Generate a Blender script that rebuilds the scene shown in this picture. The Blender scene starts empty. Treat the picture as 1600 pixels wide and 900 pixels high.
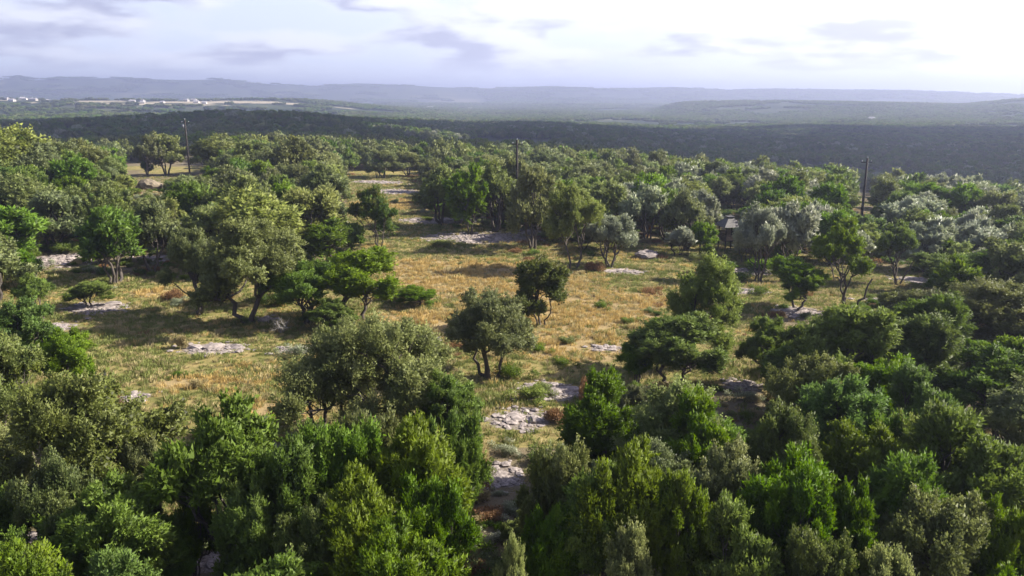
import bpy, math, random
import numpy as np
from math import radians, sin, cos, tan, pi

# ------------------------------------------------------------------ camera, sky, sun, exposure
SC = bpy.context.scene
COL = SC.collection
F, CX, CY, PITCH, CAMH = 1256.0, 800.0, 450.0, radians(13.65), 17.0
cd = bpy.data.cameras.new('camera'); cam = bpy.data.objects.new('camera', cd); COL.objects.link(cam)
cam.location = (0, 0, CAMH); cam.rotation_euler = (radians(90) - PITCH, 0, 0)
cd.sensor_width = 36; cd.lens = F / 1600 * 36; cd.clip_start = 0.5; cd.clip_end = 60000
SC.camera = cam
SUN_EL, SUN_AZ = radians(35), radians(80)        # azimuth measured from +Y towards +X
SUNDIR = np.array([sin(SUN_AZ) * cos(SUN_EL), cos(SUN_AZ) * cos(SUN_EL), sin(SUN_EL)])
sl = bpy.data.lights.new('sun', 'SUN'); sun = bpy.data.objects.new('sun', sl); COL.objects.link(sun)
sl.energy = 5.0; sl.angle = radians(0.55); sl.color = (1.0, 0.93, 0.80)
sun.rotation_euler = (pi / 2 - SUN_EL, 0, -SUN_AZ + pi)
sun.rotation_euler = (radians(90) - SUN_EL, 0, pi - SUN_AZ)
sun.location = (60, 30, 60)
SC.view_settings.view_transform = 'Standard'; SC.view_settings.look = 'None'
SC.view_settings.exposure = 1.48; SC.view_settings.gamma = 1.0
SC.render.engine = 'CYCLES'
cy = SC.cycles
cy.use_denoising = True
cy.max_bounces = 6; cy.diffuse_bounces = 3; cy.glossy_bounces = 1; cy.transmission_bounces = 3
cy.volume_bounces = 0; cy.transparent_max_bounces = 4; cy.caustics_reflective = False; cy.caustics_refractive = False
cy.sample_clamp_indirect = 4.0

def nt_new(nt, t, loc=(0, 0), **kw):
    n = nt.nodes.new(t)
    for k, v in kw.items(): setattr(n, k, v)
    return n
class G:
    """small helper for building node graphs"""
    def __init__(s, nt): s.nt = nt
    def n(s, t, ins=None, **kw):
        n = s.nt.nodes.new(t)
        for k, v in kw.items(): setattr(n, k, v)
        for k, v in (ins or {}).items(): s.set(n.inputs[k], v)
        return n
    def set(s, inp, v):
        if isinstance(v, bpy.types.NodeSocket): s.nt.links.new(v, inp)
        elif v is not None: inp.default_value = v
    def m(s, op, a, b=None, c=None, clamp=False):
        n = s.nt.nodes.new('ShaderNodeMath'); n.operation = op; n.use_clamp = clamp
        for i, v in enumerate((a, b, c)):
            if v is not None: s.set(n.inputs[i], v)
        return n.outputs[0]
    def mix(s, f, a, b):
        n = s.nt.nodes.new('ShaderNodeMix'); n.data_type = 'RGBA'
        s.set(n.inputs[0], f)
        for i, v in ((6, a), (7, b)):
            s.set(n.inputs[i], v if isinstance(v, bpy.types.NodeSocket) else (*v[:3], 1))
        return n.outputs[2]
    def ramp(s, v, lo, hi):
        n = s.nt.nodes.new('ShaderNodeMapRange'); n.interpolation_type = 'SMOOTHSTEP'
        s.set(n.inputs[0], v); s.set(n.inputs[1], lo); s.set(n.inputs[2], hi)
        return n.outputs[0]
    def noise(s, vec, scale, detail=4, rough=0.55, dims='3D', out=0):
        n = s.nt.nodes.new('ShaderNodeTexNoise'); n.noise_dimensions = dims
        if vec is not None: s.set(n.inputs['Vector'], vec)
        n.inputs['Scale'].default_value = scale; n.inputs['Detail'].default_value = detail
        n.inputs['Roughness'].default_value = rough
        return n.outputs[out]

SKYOFF = (7.6, 2.2, 4.1)
def make_world():
    w = bpy.data.worlds.new('World'); SC.world = w; w.use_nodes = True
    nt = w.node_tree; nt.nodes.clear(); g = G(nt)
    sky = g.n('ShaderNodeTexSky', sky_type='NISHITA', sun_disc=False, sun_elevation=SUN_EL,
              sun_rotation=SUN_AZ, air_density=1.0, dust_density=1.5, ozone_density=1.5)
    tc = g.n('ShaderNodeTexCoord')
    sep = g.n('ShaderNodeSeparateXYZ', {0: tc.outputs['Generated']})
    x, y, z = sep.outputs
    zc = g.m('MAXIMUM', z, 0.0)
    # cumulus seen from the side near the horizon, wide and low; height saturates upwards
    zt = g.m('MULTIPLY', g.m('SUBTRACT', 1.0, g.m('EXPONENT', g.m('MULTIPLY', zc, -7.0))), 4.2)
    v = g.n('ShaderNodeCombineXYZ', {0: g.m('MULTIPLY', x, 5.2), 1: g.m('MULTIPLY', y, 5.2), 2: zt}).outputs[0]
    v = g.n('ShaderNodeVectorMath', {0: v, 1: SKYOFF}, operation='ADD').outputs[0]
    n1 = g.noise(v, 1.25, 6, 0.48)
    n2 = g.noise(g.n('ShaderNodeVectorMath', {0: v, 1: (0.14, 0.0, 0.24)}, operation='ADD').outputs[0], 1.25, 5, 0.48)
    cover = g.ramp(n1, 0.38, 0.54)
    dens = g.ramp(n1, 0.38, 0.53)
    rim = g.ramp(g.m('SUBTRACT', n1, n2), -0.08, 0.12)
    # brightness towards the sun
    dot = g.n('ShaderNodeVectorMath', {0: tc.outputs['Generated'], 1: tuple(SUNDIR)}, operation='DOT_PRODUCT').outputs['Value']
    glow = g.m('POWER', g.m('MAXIMUM', g.m('MULTIPLY_ADD', dot, 0.5, 0.5), 0.0), 4.0)
    lit = g.mix(glow, (6.9, 7.2, 8.2), (22, 22, 21.5))
    dark = g.mix(glow, (3.6, 3.8, 5.2), (13.5, 13.6, 16.0))
    cc = g.mix(g.m('MULTIPLY', dens, g.m('SUBTRACT', 1.0, g.m('MULTIPLY', rim, 0.80))), lit, dark)
    hazec = g.mix(glow, (5.7, 6.4, 8.1), (20, 20.5, 20.5))
    nis = g.n('ShaderNodeMix', data_type='RGBA', blend_type='MULTIPLY')
    nis.inputs[0].default_value = 1; nt.links.new(sky.outputs[0], nis.inputs[6]); nis.inputs[7].default_value = (1.08, 0.94, 1.16, 1)
    base = g.mix(g.m('MULTIPLY', g.ramp(z, 0.34, 0.06), 0.85), nis.outputs[2], hazec)
    cvr = g.m('MULTIPLY', cover, g.m('MULTIPLY', g.ramp(z, 0.004, 0.045), g.m('MULTIPLY_ADD', g.ramp(z, 0.12, 0.45), -0.80, 0.97)))
    col = g.mix(cvr, base, cc)
    bg = g.n('ShaderNodeBackground', {'Color': col, 'Strength': 0.058})
    o = g.n('ShaderNodeOutputWorld', {0: bg.outputs[0]})
    w.cycles.sampling_method = 'MANUAL'; w.cycles.sample_map_resolution = 1024
make_world()

# ------------------------------------------------------------------ helpers
def tag(o, label=None, cat=None, group=None, kind=None):
    if label: o['label'] = label
    if cat: o['category'] = cat
    if group: o['group'] = group
    if kind: o['kind'] = kind
    return o
def link(name, data, parent=None):
    o = bpy.data.objects.new(name, data); COL.objects.link(o)
    if parent is not None: o.parent = parent
    return o
def mesh_from(name, V, Fc, mat, smooth=False, attrs=None, n=3):
    """V (k,3), Fc (m,n) faces of equal size"""
    me = bpy.data.meshes.new(name)
    V = np.asarray(V, np.float32); Fc = np.asarray(Fc, np.int32)
    me.vertices.add(len(V)); me.vertices.foreach_set('co', V.ravel())
    m, n = Fc.shape
    me.loops.add(m * n); me.loops.foreach_set('vertex_index', Fc.ravel())
    me.polygons.add(m)
    me.polygons.foreach_set('loop_start', np.arange(0, m * n, n, dtype=np.int32))
    me.polygons.foreach_set('loop_total', np.full(m, n, np.int32))
    if smooth: me.polygons.foreach_set('use_smooth', np.ones(m, bool))
    for k, a in (attrs or {}).items():
        a = np.asarray(a, np.float32)
        if a.ndim == 2: at = me.attributes.new(k, 'FLOAT_VECTOR', 'POINT'); at.data.foreach_set('vector', a.ravel())
        else: at = me.attributes.new(k, 'FLOAT', 'POINT'); at.data.foreach_set('value', a)
    me.update(calc_edges=True)
    if mat: me.materials.append(mat)
    return me
def vnoise(x, y, seed=0):
    """smooth value noise in 0..1"""
    x = np.asarray(x, float); y = np.asarray(y, float)
    xi = np.floor(x).astype(np.int64); yi = np.floor(y).astype(np.int64); fx = x - xi; fy = y - yi
    fx = fx * fx * (3 - 2 * fx); fy = fy * fy * (3 - 2 * fy)
    def h(a, b):
        n = (a * 374761393 + b * 668265263 + seed * 982451653) & 0x7fffffff
        n = ((n ^ (n >> 13)) * 1274126177) & 0x7fffffff
        return ((n ^ (n >> 16)) & 0xffff) / 65535.0
    return (h(xi, yi) * (1 - fx) + h(xi + 1, yi) * fx) * (1 - fy) + (h(xi, yi + 1) * (1 - fx) + h(xi + 1, yi + 1) * fx) * fy
def fbm(x, y, seed=0, o=3):
    s = 0; a = 1; t = 0
    for i in range(o): s = s + a * vnoise(x * 2 ** i, y * 2 ** i, seed + i * 7); t += a; a *= .5
    return s / t

# ------------------------------------------------------------------ terrain heights
DS = np.array([0, 60, 120, 160, 200, 300, 450, 650, 900, 1400, 2000, 2600, 3500, 5000, 7000, 12000.])
US = np.array([0, 400, 800, 1200, 1600.])
HT = np.array([
    [0, 0, 0, 0, 0, -5, -12, -9, -17, -19, 1, -18, -24, -14, 0, 0],
    [0, 0, 0, 0, 0, -4, -9, -2, -13, -18, 0, -20, -26, -16, 0, 0],
    [0, 0, 0, -1, -2.5, -7, -17, -20, -22, -33, -38, -38, -36, -30, -15, -10],
    [0, 0, -1, -2.5, -5, -16, -26, -32, -36, -41, -45, -44, -40, -34, -14, 4],
    [0, 0, -1.5, -4, -8, -20, -30, -36, -38, -42, -42, -38, -32, -30, -20, 0]], float)
PH = np.arctan((US - 800) / 1256 / 1.0)
HILL_U = np.array([-400, -100, 0, 30, 52, 80, 110, 200, 300, 360, 400, 480, 505, 540, 565, 620, 700, 800, 870, 950, 1020, 1060, 1120, 1200, 1300, 1400, 1500, 1600, 2000])
HILL_Y = np.array([133, 134, 131, 128, 124, 128.5, 126, 125, 127, 126, 130, 135.5, 136.5, 132, 131, 132.5, 137, 138.5, 137, 140, 139, 138.5, 141, 140.5, 142, 143, 146, 148, 148.])
def hgt(x, y):
    x = np.asarray(x, float); y = np.asarray(y, float)
    d = np.hypot(x, y); phi = np.arctan2(x, y)
    pc = np.clip(phi, PH[0] + 1e-6, PH[-1] - 1e-6)
    L = np.log(d + 40); LS = np.log(DS + 40)
    i = np.clip(np.searchsorted(LS, L) - 1, 0, len(DS) - 2)
    t = np.clip((L - LS[i]) / (LS[i + 1] - LS[i]), 0, 1); t = t * t * (3 - 2 * t)
    j = np.clip(np.searchsorted(PH, pc) - 1, 0, len(PH) - 2)
    s = (pc - PH[j]) / (PH[j + 1] - PH[j]); s = s * s * (3 - 2 * s)
    a = HT[j, i] * (1 - t) + HT[j, i + 1] * t; b = HT[j + 1, i] * (1 - t) + HT[j + 1, i + 1] * t
    z = a * (1 - s) + b * s
    amp = np.interp(d, [0, 25, 120, 300, 1000, 3000, 5000, 9000], [0, .45, .6, 1.5, 6, 7, 5, 5])
    wl = 1.0
    z = z + amp * (fbm(x / 23., y / 23., 3) - .5) * np.interp(d, [0, 300, 900], [1, 1, 0.1])
    z = z + amp * (fbm(x / 260., y / 260., 5) - .5) * np.interp(d, [0, 200, 500], [0, .3, 1])
    z = z + 4.5 * np.exp(-(((x + 72) / 17) ** 2 + ((y - 112) / 26) ** 2))
    u = 800 + 1256 * np.tan(np.clip(phi, -.6, .6))
    hy = np.interp(u, HILL_U, HILL_Y)
    hz = CAMH - (hy - 145) * 4800 / 1256
    k = np.exp(-((d - 4900) / np.where(d < 4900, 480., 900.)) ** 2)
    hz = hz + 3 * (fbm(phi * 60, d / 900., 9) - .5)
    z = z * (1 - k) + hz * k
    z = z + 7 * np.exp(-((d - 3500) / 300.) ** 2) * fbm(phi * 9, 0 * d, 12)
    k = np.exp(-((d - 2650) / 420.) ** 2) * np.clip((u - 985) / 60, 0, 1)      # wooded hill in the right distance
    ty = np.interp(u, [1000, 1030, 1060, 1100, 1200, 1280, 1400, 1480, 1500, 1560, 1600, 1800], [172, 163, 157.5, 155, 154.5, 155.5, 157, 158.5, 157.5, 152.5, 150, 147])
    tz = CAMH - (ty - 145) * 2650 / 1256 - 6.5
    z = z * (1 - k) + tz * k
    return z
def hg1(x, y): return float(hgt(np.array([x]), np.array([y]))[0])
CP, SP = cos(PITCH), sin(PITCH)
def ray(px, py):
    xc = (px - CX) / F; yc = (CY - py) / F
    return np.array([xc, CP + yc * SP, -SP + yc * CP])
def hit(px, py, h=0.0):
    """where the line of sight through a pixel meets the ground (or a surface h above it)"""
    r = ray(px, py); ts = np.concatenate([np.arange(12, 300, .15), np.arange(300, 9000, 4.)])
    X = r[0] * ts; Y = r[1] * ts; Z = CAMH + r[2] * ts
    q = np.nonzero(Z <= hgt(X, Y) + h)[0]
    k = q[0] if len(q) else len(ts) - 1
    return X[k], Y[k], float(hgt(X[k:k + 1], Y[k:k + 1])[0])
def proj(x, y, z):
    dep = y * CP - (z - CAMH) * SP; up = y * SP + (z - CAMH) * CP
    return CX + F * x / dep, CY - F * up / dep, dep
def inpoly(px, py, poly):
    px = np.asarray(px, float); py = np.asarray(py, float); c = np.zeros(px.shape, bool); n = len(poly)
    for i in range(n):
        x1, y1 = poly[i]; x2, y2 = poly[(i + 1) % n]
        if y1 == y2: continue
        c ^= ((y1 > py) != (y2 > py)) & (px < (x2 - x1) * (py - y1) / (y2 - y1) + x1)
    return c

# ------------------------------------------------------------------ materials
def mat(name):
    m = bpy.data.materials.new(name); m.use_nodes = True; m.node_tree.nodes.clear(); return m, G(m.node_tree)
def leaf_mat(name, c1, c2, c3, trans=0.35, rough=0.6, spec=0.25, third=0.18):
    m, g = mat(name)
    at = g.n('ShaderNodeAttribute', attribute_name='tone').outputs['Fac']
    oi = g.n('ShaderNodeObjectInfo').outputs['Random']
    col = g.mix(at, c1, c2)
    geo = g.n('ShaderNodeNewGeometry')
    pn = g.noise(geo.outputs['Position'], 0.9, 3, .6)
    col = g.mix(g.m('MULTIPLY', g.m('MAXIMUM', g.ramp(oi, 0.45, 1.1), g.ramp(pn, .46, .68)), 0.8), col, c3)
    col = g.mix(g.m('MULTIPLY', g.ramp(g.noise(geo.outputs['Position'], 2.3, 3, .6), .62, .74), 0.22), col, (0.17, 0.14, 0.055))
    hs = g.n('ShaderNodeHueSaturation', {'Hue': g.m('MULTIPLY_ADD', g.m('FRACT', g.m('MULTIPLY', oi, 7.13)), 0.03, 0.485),
                                         'Saturation': g.m('MULTIPLY_ADD', g.m('FRACT', g.m('MULTIPLY', oi, 3.7)), 0.25, 0.9),
                                         'Value': g.m('MULTIPLY_ADD', g.m('FRACT', g.m('MULTIPLY', oi, 17.3)), 0.35, 0.82), 'Color': col})
    col = hs.outputs[0]
    # leaves of a clump lean outwards together: blend the leaf's own normal with the clump's
    an = g.n('ShaderNodeAttribute', attribute_name='nrm').outputs['Vector']
    vt = g.n('ShaderNodeVectorTransform', {0: an}, vector_type='NORMAL', convert_from='OBJECT', convert_to='WORLD').outputs[0]
    sc1 = g.n('ShaderNodeVectorMath', {0: vt}, operation='SCALE'); sc1.inputs['Scale'].default_value = 1.3
    ad = g.n('ShaderNodeVectorMath', {0: sc1.outputs[0], 1: geo.outputs['Normal']}, operation='ADD').outputs[0]
    nrm = g.n('ShaderNodeVectorMath', {0: ad}, operation='NORMALIZE').outputs[0]
    p = g.n('ShaderNodeBsdfPrincipled', {'Base Color': col, 'Roughness': rough, 'Specular IOR Level': spec, 'Normal': nrm})
    t = g.n('ShaderNodeBsdfTranslucent', {'Color': col})
    mx = g.n('ShaderNodeMixShader', {0: trans, 1: p.outputs[0], 2: t.outputs[0]})
    g.n('ShaderNodeOutputMaterial', {0: mx.outputs[0]})
    return m
M_LEAF = {
    'J': leaf_mat('juniper_foliage', (0.034, 0.070, 0.008), (0.140, 0.225, 0.018), (0.140, 0.200, 0.022), 0.40),
    'O': leaf_mat('oak_foliage', (0.060, 0.090, 0.020), (0.190, 0.215, 0.074), (0.165, 0.190, 0.044), 0.36, 0.55, 0.25),
    'M': leaf_mat('light_foliage', (0.10, 0.145, 0.026), (0.26, 0.295, 0.085), (0.22, 0.25, 0.08), 0.42),
    'S': leaf_mat('silvery_foliage', (0.13, 0.155, 0.068), (0.38, 0.40, 0.27), (0.25, 0.28, 0.15), 0.32, 0.5, 0.35),
    'F': None,
    'R': leaf_mat('rusty_foliage', (0.065, 0.120, 0.016), (0.205, 0.150, 0.030), (0.12, 0.13, 0.022), 0.40),
}
M_LEAF['F'] = M_LEAF['J']; M_LEAF['W'] = M_LEAF['M']
def bark_mat():
    m, g = mat('bark')
    tc = g.n('ShaderNodeTexCoord').outputs['Object']
    v = g.n('ShaderNodeVectorMath', {0: tc, 1: (9, 9, 2.0)}, operation='MULTIPLY').outputs[0]
    n = g.noise(v, 1.6, 5, .65)
    oi = g.n('ShaderNodeObjectInfo').outputs['Random']
    c = g.mix(n, (0.028, 0.023, 0.019), (0.125, 0.108, 0.092))
    c = g.mix(g.m('MULTIPLY', oi, .4), c, (0.10, 0.085, 0.07))
    b = g.n('ShaderNodeBump', {'Height': n, 'Strength': 0.6, 'Distance': 0.03})
    p = g.n('ShaderNodeBsdfPrincipled', {'Base Color': c, 'Roughness': .9, 'Specular IOR Level': .15, 'Normal': b.outputs[0]})
    g.n('ShaderNodeOutputMaterial', {0: p.outputs[0]}); return m
M_BARK = bark_mat()
def plain(name, c1, c2, scale=6., rough=.85, spec=.2, bump=.3, trans=0):
    m, g = mat(name)
    tc = g.n('ShaderNodeTexCoord').outputs['Object']
    n = g.noise(tc, scale, 6, .62)
    oi = g.n('ShaderNodeObjectInfo').outputs['Random']
    c = g.mix(g.ramp(n, .3, .7), c1, c2)
    c = g.n('ShaderNodeHueSaturation', {'Hue': .5, 'Saturation': 1, 'Value': g.m('MULTIPLY_ADD', oi, .3, .85), 'Color': c}).outputs[0]
    b = g.n('ShaderNodeBump', {'Height': n, 'Strength': bump, 'Distance': .03})
    p = g.n('ShaderNodeBsdfPrincipled', {'Base Color': c, 'Roughness': rough, 'Specular IOR Level': spec, 'Normal': b.outputs[0]})
    s = p.outputs[0]
    if trans:
        t = g.n('ShaderNodeBsdfTranslucent', {'Color': c}); s = g.n('ShaderNodeMixShader', {0: trans, 1: s, 2: t.outputs[0]}).outputs[0]
    g.n('ShaderNodeOutputMaterial', {0: s}); return m
M_ROCK = plain('limestone', (0.14, 0.12, 0.112), (0.33, 0.285, 0.265), 2.4, .9, .2, .8)
M_ROCKTAN = plain('tan_rock', (0.11, 0.09, 0.066), (0.21, 0.175, 0.125), 1.2, .9, .2, .8)
M_GOLD = plain('golden_grass', (0.41, 0.295, 0.105), (0.57, 0.43, 0.175), .6, .7, .2, 0, .35)
M_STRAW = plain('straw_grass', (0.33, 0.275, 0.13), (0.47, 0.40, 0.215), .6, .7, .2, 0, .35)
M_GREENG = plain('green_grass', (0.14, 0.165, 0.045), (0.27, 0.29, 0.09), .6, .7, .2, 0, .35)
M_REDG = plain('russet_grass', (0.20, 0.115, 0.055), (0.32, 0.19, 0.09), .6, .7, .2, 0, .35)
M_POLE = plain('pole_wood', (0.018, 0.015, 0.013), (0.040, 0.033, 0.028), 5, .8)
M_METAL = plain('galvanised', (0.16, 0.165, 0.17), (0.26, 0.265, 0.27), 4, .5, .5)
M_CERAM = plain('insulator_glaze', (0.35, 0.37, 0.38), (0.5, 0.52, 0.53), 4, .3, .5)
M_TIN = plain('dark_roofing', (0.035, 0.032, 0.03), (0.08, 0.074, 0.07), 3, .6, .4)
M_BOARD = plain('tan_boards', (0.24, 0.165, 0.10), (0.36, 0.26, 0.165), 3, .8)
M_DKWOOD = plain('dark_posts', (0.035, 0.028, 0.022), (0.08, 0.062, 0.05), 5, .85)
M_WALL = plain('pale_stucco', (0.42, 0.38, 0.32), (0.62, 0.58, 0.52), .2, .8, .2, 0)
M_ROOF = plain('grey_roof', (0.24, 0.23, 0.24), (0.46, 0.44, 0.43), .2, .7, .2, 0)
M_CLOUD = plain('cloud_white', (0.80, 0.80, 0.82), (0.88, 0.88, 0.9), .01, 1, 0, 0)

def ground_mat():
    m, g = mat('prairie_ground')
    geo = g.n('ShaderNodeNewGeometry'); P = geo.outputs['Position']
    A = lambda s: g.n('ShaderNodeAttribute', attribute_name=s).outputs['Fac']
    rock, gold, wood, far, field = A('rock'), A('gold'), A('wood'), A('far'), A('field')
    n_big = g.noise(P, 0.09, 5, .6); n_mid = g.noise(P, 0.6, 6, .62); n_fine = g.noise(P, 5.0, 6, .7); n_f2 = g.noise(P, 22., 3, .7)
    grass = g.mix(g.ramp(n_mid, .38, .62), (0.135, 0.135, 0.040), (0.26, 0.205, 0.085))
    goldc = g.mix(g.ramp(n_mid, .35, .65), (0.225, 0.165, 0.080), (0.29, 0.22, 0.11))
    gm = g.ramp(g.m('ADD', gold, g.m('MULTIPLY', g.m('SUBTRACT', n_mid, .5), .9)), .3, .7)
    c = g.mix(gm, grass, goldc)
    c = g.mix(g.m('MULTIPLY', g.ramp(n_fine, .52, .68), .55), c, (0.10, 0.075, 0.040))
    litter = g.mix(n_fine, (0.075, 0.058, 0.036), (0.20, 0.165, 0.115))
    c = g.mix(g.m('MULTIPLY', g.ramp(g.m('ADD', wood, g.m('MULTIPLY', g.m('SUBTRACT', n_mid, .5), .8)), .25, .7), .85), c, litter)
    stone = g.mix(g.ramp(n_fine, .3, .7), (0.12, 0.10, 0.092), (0.29, 0.25, 0.232))
    v = g.n('ShaderNodeTexVoronoi', {'Vector': P, 'Scale': 1.9}, feature='DISTANCE_TO_EDGE')
    stone = g.mix(g.ramp(v.outputs[0], .05, .0), stone, (0.11, 0.09, 0.07))
    n_str = g.noise(g.n('ShaderNodeVectorMath', {0: P, 1: (.5, 1.7, 1)}, operation='MULTIPLY').outputs[0], 1.1, 5, .65)
    rm = g.m('MULTIPLY', g.ramp(g.m('ADD', rock, g.m('MULTIPLY', g.m('SUBTRACT', g.m('MULTIPLY_ADD', n_fine, .4, g.m('MULTIPLY', n_str, 1.0)), .72), 2.6)), .45, .75), .85)
    c = g.mix(rm, c, stone)
    c = g.mix(g.m('MULTIPLY', g.ramp(n_f2, .5, .75), .35), c, (0.07, 0.06, 0.035))
    # distant country: dark scrub with paler openings
    f1 = g.noise(P, 0.012, 7, .65); f2 = g.noise(P, 0.0016, 5, .6)
    fc = g.mix(g.ramp(f1, .42, .60), (0.018, 0.030, 0.014), (0.055, 0.068, 0.030))
    fc = g.mix(g.m('MULTIPLY', g.ramp(f2, .56, .66), .5), fc, (0.22, 0.20, 0.12))
    c = g.mix(far, c, fc)
    c = g.mix(g.ramp(g.m('ADD', field, g.m('MULTIPLY', g.m('SUBTRACT', f1, .5), 2.6)), .5, .75), c, (0.33, 0.285, 0.20))
    hgt_ = g.m('ADD', g.m('MULTIPLY', n_fine, .6), g.m('MULTIPLY', n_f2, .4))
    b = g.n('ShaderNodeBump', {'Height': hgt_, 'Strength': .7, 'Distance': .12})
    p = g.n('ShaderNodeBsdfPrincipled', {'Base Color': c, 'Roughness': .95, 'Specular IOR Level': .08, 'Normal': b.outputs[0]})
    g.n('ShaderNodeOutputMaterial', {0: p.outputs[0]}); return m
M_GROUND = ground_mat()

# ------------------------------------------------------------------ masks on the ground, in metres
def patch(px, py, wpx, k=.9):
    x, y, z = hit(px, py); dep = proj(x, y, z)[2]
    w = wpx / F * dep / 2
    return (x, y, w, max(w * k, .7))
ROCKS = [patch(*a) for a in [(860, 612, 110, .8), (815, 655, 110, .9), (782, 745, 76, 1.3), (1158, 605, 60, 1.1), (150, 482, 95, .8), (330, 545, 110, .6),
    (212, 620, 50, .8), (470, 547, 70, .7), (655, 530, 70, .8), (90, 512, 70, .8), (950, 545, 60, .5), (745, 372, 190, .55), (690, 345, 130, .6), (850, 365, 90, .6),
    (975, 425, 70, .6), (100, 405, 110, .9), (1440, 440, 100, .6), (1245, 487, 90, .8), (1150, 455, 90, .6), (320, 880, 70, .9), (30, 850, 60, .8), (590, 285, 80, .7), (1065, 820, 40, 1.),
    (1180, 425, 110, .5), (410, 500, 60, .6), (240, 405, 80, .7), (620, 300, 90, .8), (1390, 470, 90, .6)]]
GOLDS = [patch(*a) for a in [(760, 440, 330, .9), (900, 480, 260, 1.), (900, 540, 220, .8), (640, 420, 160, .9), (1000, 470, 130, .8), (600, 320, 110, 1.4), (420, 650, 150, .7), (300, 600, 120, .4), (660, 500, 140, .8), (260, 460, 110, .5)]]
CLEAR = GOLDS + [patch(205, 263, 110, 1.2), patch(280, 265, 110, 1.2), patch(600, 275, 80, 1.2)]
def mask(L, x, y):
    r = np.zeros(np.shape(x))
    for (a, b, w, h) in L:
        q = ((x - a) / w) ** 2 + ((y - b) / h) ** 2
        r = np.maximum(r, np.clip(1.35 - q * .85, 0, 1))
    return r
WOODPX = [[(-400, 1400), (-400, 640), (230, 690), (250, 900), (420, 700), (560, 660), (760, 700), (900, 700), (1000, 610), (1220, 600), (1180, 500), (1400, 470), (2100, 400), (2100, 1400)],
          [(-300, 400), (-300, 190), (2200, 190), (2200, 400), (1500, 440), (1150, 380), (900, 380), (660, 330), (655, 262), (545, 262), (540, 400), (300, 440)]]
def woodm(x, y):
    px, py, dep = proj(x, y, hgt(x, y)); r = np.zeros(np.shape(x), bool)
    for p in WOODPX: r |= inpoly(px, py, p)
    return r & (dep > 3)
FIELDS = [hit(330, 160)[:2] + (330, 90), hit(240, 163)[:2] + (160, 50) ] + [hit(a, b)[:2] + (w, h) for a, b, w, h in ((20, 157, 70, 22), (75, 156, 60, 20), (130, 158, 70, 22), (175, 161, 50, 16), (60, 161, 60, 14), (395, 161, 110, 30), (290, 155, 130, 40))]

def build_ground():
    r = np.concatenate([[0.0], np.linspace(4, 18, 8), np.linspace(19, 130, 250), np.geomspace(131.5, 12000, 230)])
    a = np.concatenate([np.linspace(-pi, -.66, 40)[:-1], np.linspace(-.66, .66, 380), np.linspace(.66, pi, 40)[1:-1]])
    R, Aa = np.meshgrid(r[1:], a, indexing='ij')
    X = R * np.sin(Aa); Y = R * np.cos(Aa); Z = hgt(X, Y)
    na = len(a); nr = len(r) - 1
    V = np.concatenate([np.stack([X, Y, Z], -1).reshape(-1, 3), [[0, 0, hg1(0, 0)]]])
    i, j = np.meshgrid(np.arange(nr - 1), np.arange(na), indexing='ij'); j2 = (j + 1) % na
    Fq = np.stack([i * na + j, (i + 1) * na + j, (i + 1) * na + j2, i * na + j2], -1).reshape(-1, 4)[:, ::-1]
    x, y = V[:, 0], V[:, 1]; d = np.hypot(x, y)
    fld = np.zeros(len(x))
    for (a_, b_, w, h) in FIELDS: fld = np.maximum(fld, np.exp(-(((x - a_) / w) ** 2 + ((y - b_) / h) ** 2)))
    att = dict(rock=mask(ROCKS, x, y), gold=mask(GOLDS, x, y), wood=woodm(x, y) * (1 - np.clip(mask(CLEAR, x, y), 0, 1)) * np.clip((400 - d) / 100, 0, 1),
               far=np.clip((d - 260) / 250, 0, 1), field=fld)
    me = mesh_from('ground', V, Fq, M_GROUND, True, att)
    # centre cap
    o = link('ground', me); tag(o, kind='structure')
build_ground()

# ------------------------------------------------------------------ trees
def tube_acc(acc, P, R, sides):
    P = np.asarray(P, float); n = len(P)
    T = np.gradient(P, axis=0); T /= np.linalg.norm(T, axis=1)[:, None] + 1e-9
    ref = np.array([0.3, 1, 0.1]) if abs(T[0][2]) > .5 else np.array([0, 0, 1.])
    N = np.cross(T, ref); N /= np.linalg.norm(N, axis=1)[:, None] + 1e-9; B = np.cross(T, N)
    th = np.arange(sides) * 2 * pi / sides
    ring = P[:, None, :] + np.asarray(R)[:, None, None] * (np.cos(th)[None, :, None] * N[:, None, :] + np.sin(th)[None, :, None] * B[:, None, :])
    base = acc['n']; acc['v'].append(ring.reshape(-1, 3))
    i, j = np.meshgrid(np.arange(n - 1), np.arange(sides), indexing='ij'); j2 = (j + 1) % sides
    acc['f'].append((base + np.stack([i * sides + j, i * sides + j2, (i + 1) * sides + j2, (i + 1) * sides + j], -1)).reshape(-1, 4))
    acc['n'] += n * sides
def curve(p0, p1, bend, n, rng, wob=.06):
    t = np.linspace(0, 1, n)[:, None]
    L = np.linalg.norm(np.subtract(p1, p0))
    P = np.asarray(p0) * (1 - t) + np.asarray(p1) * t + np.sin(t * pi) * np.asarray(bend)
    w = rng.normal(size=(n, 3)) * wob * L / n * 2; w[0] = 0; w[-1] = 0
    return P + w
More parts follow.
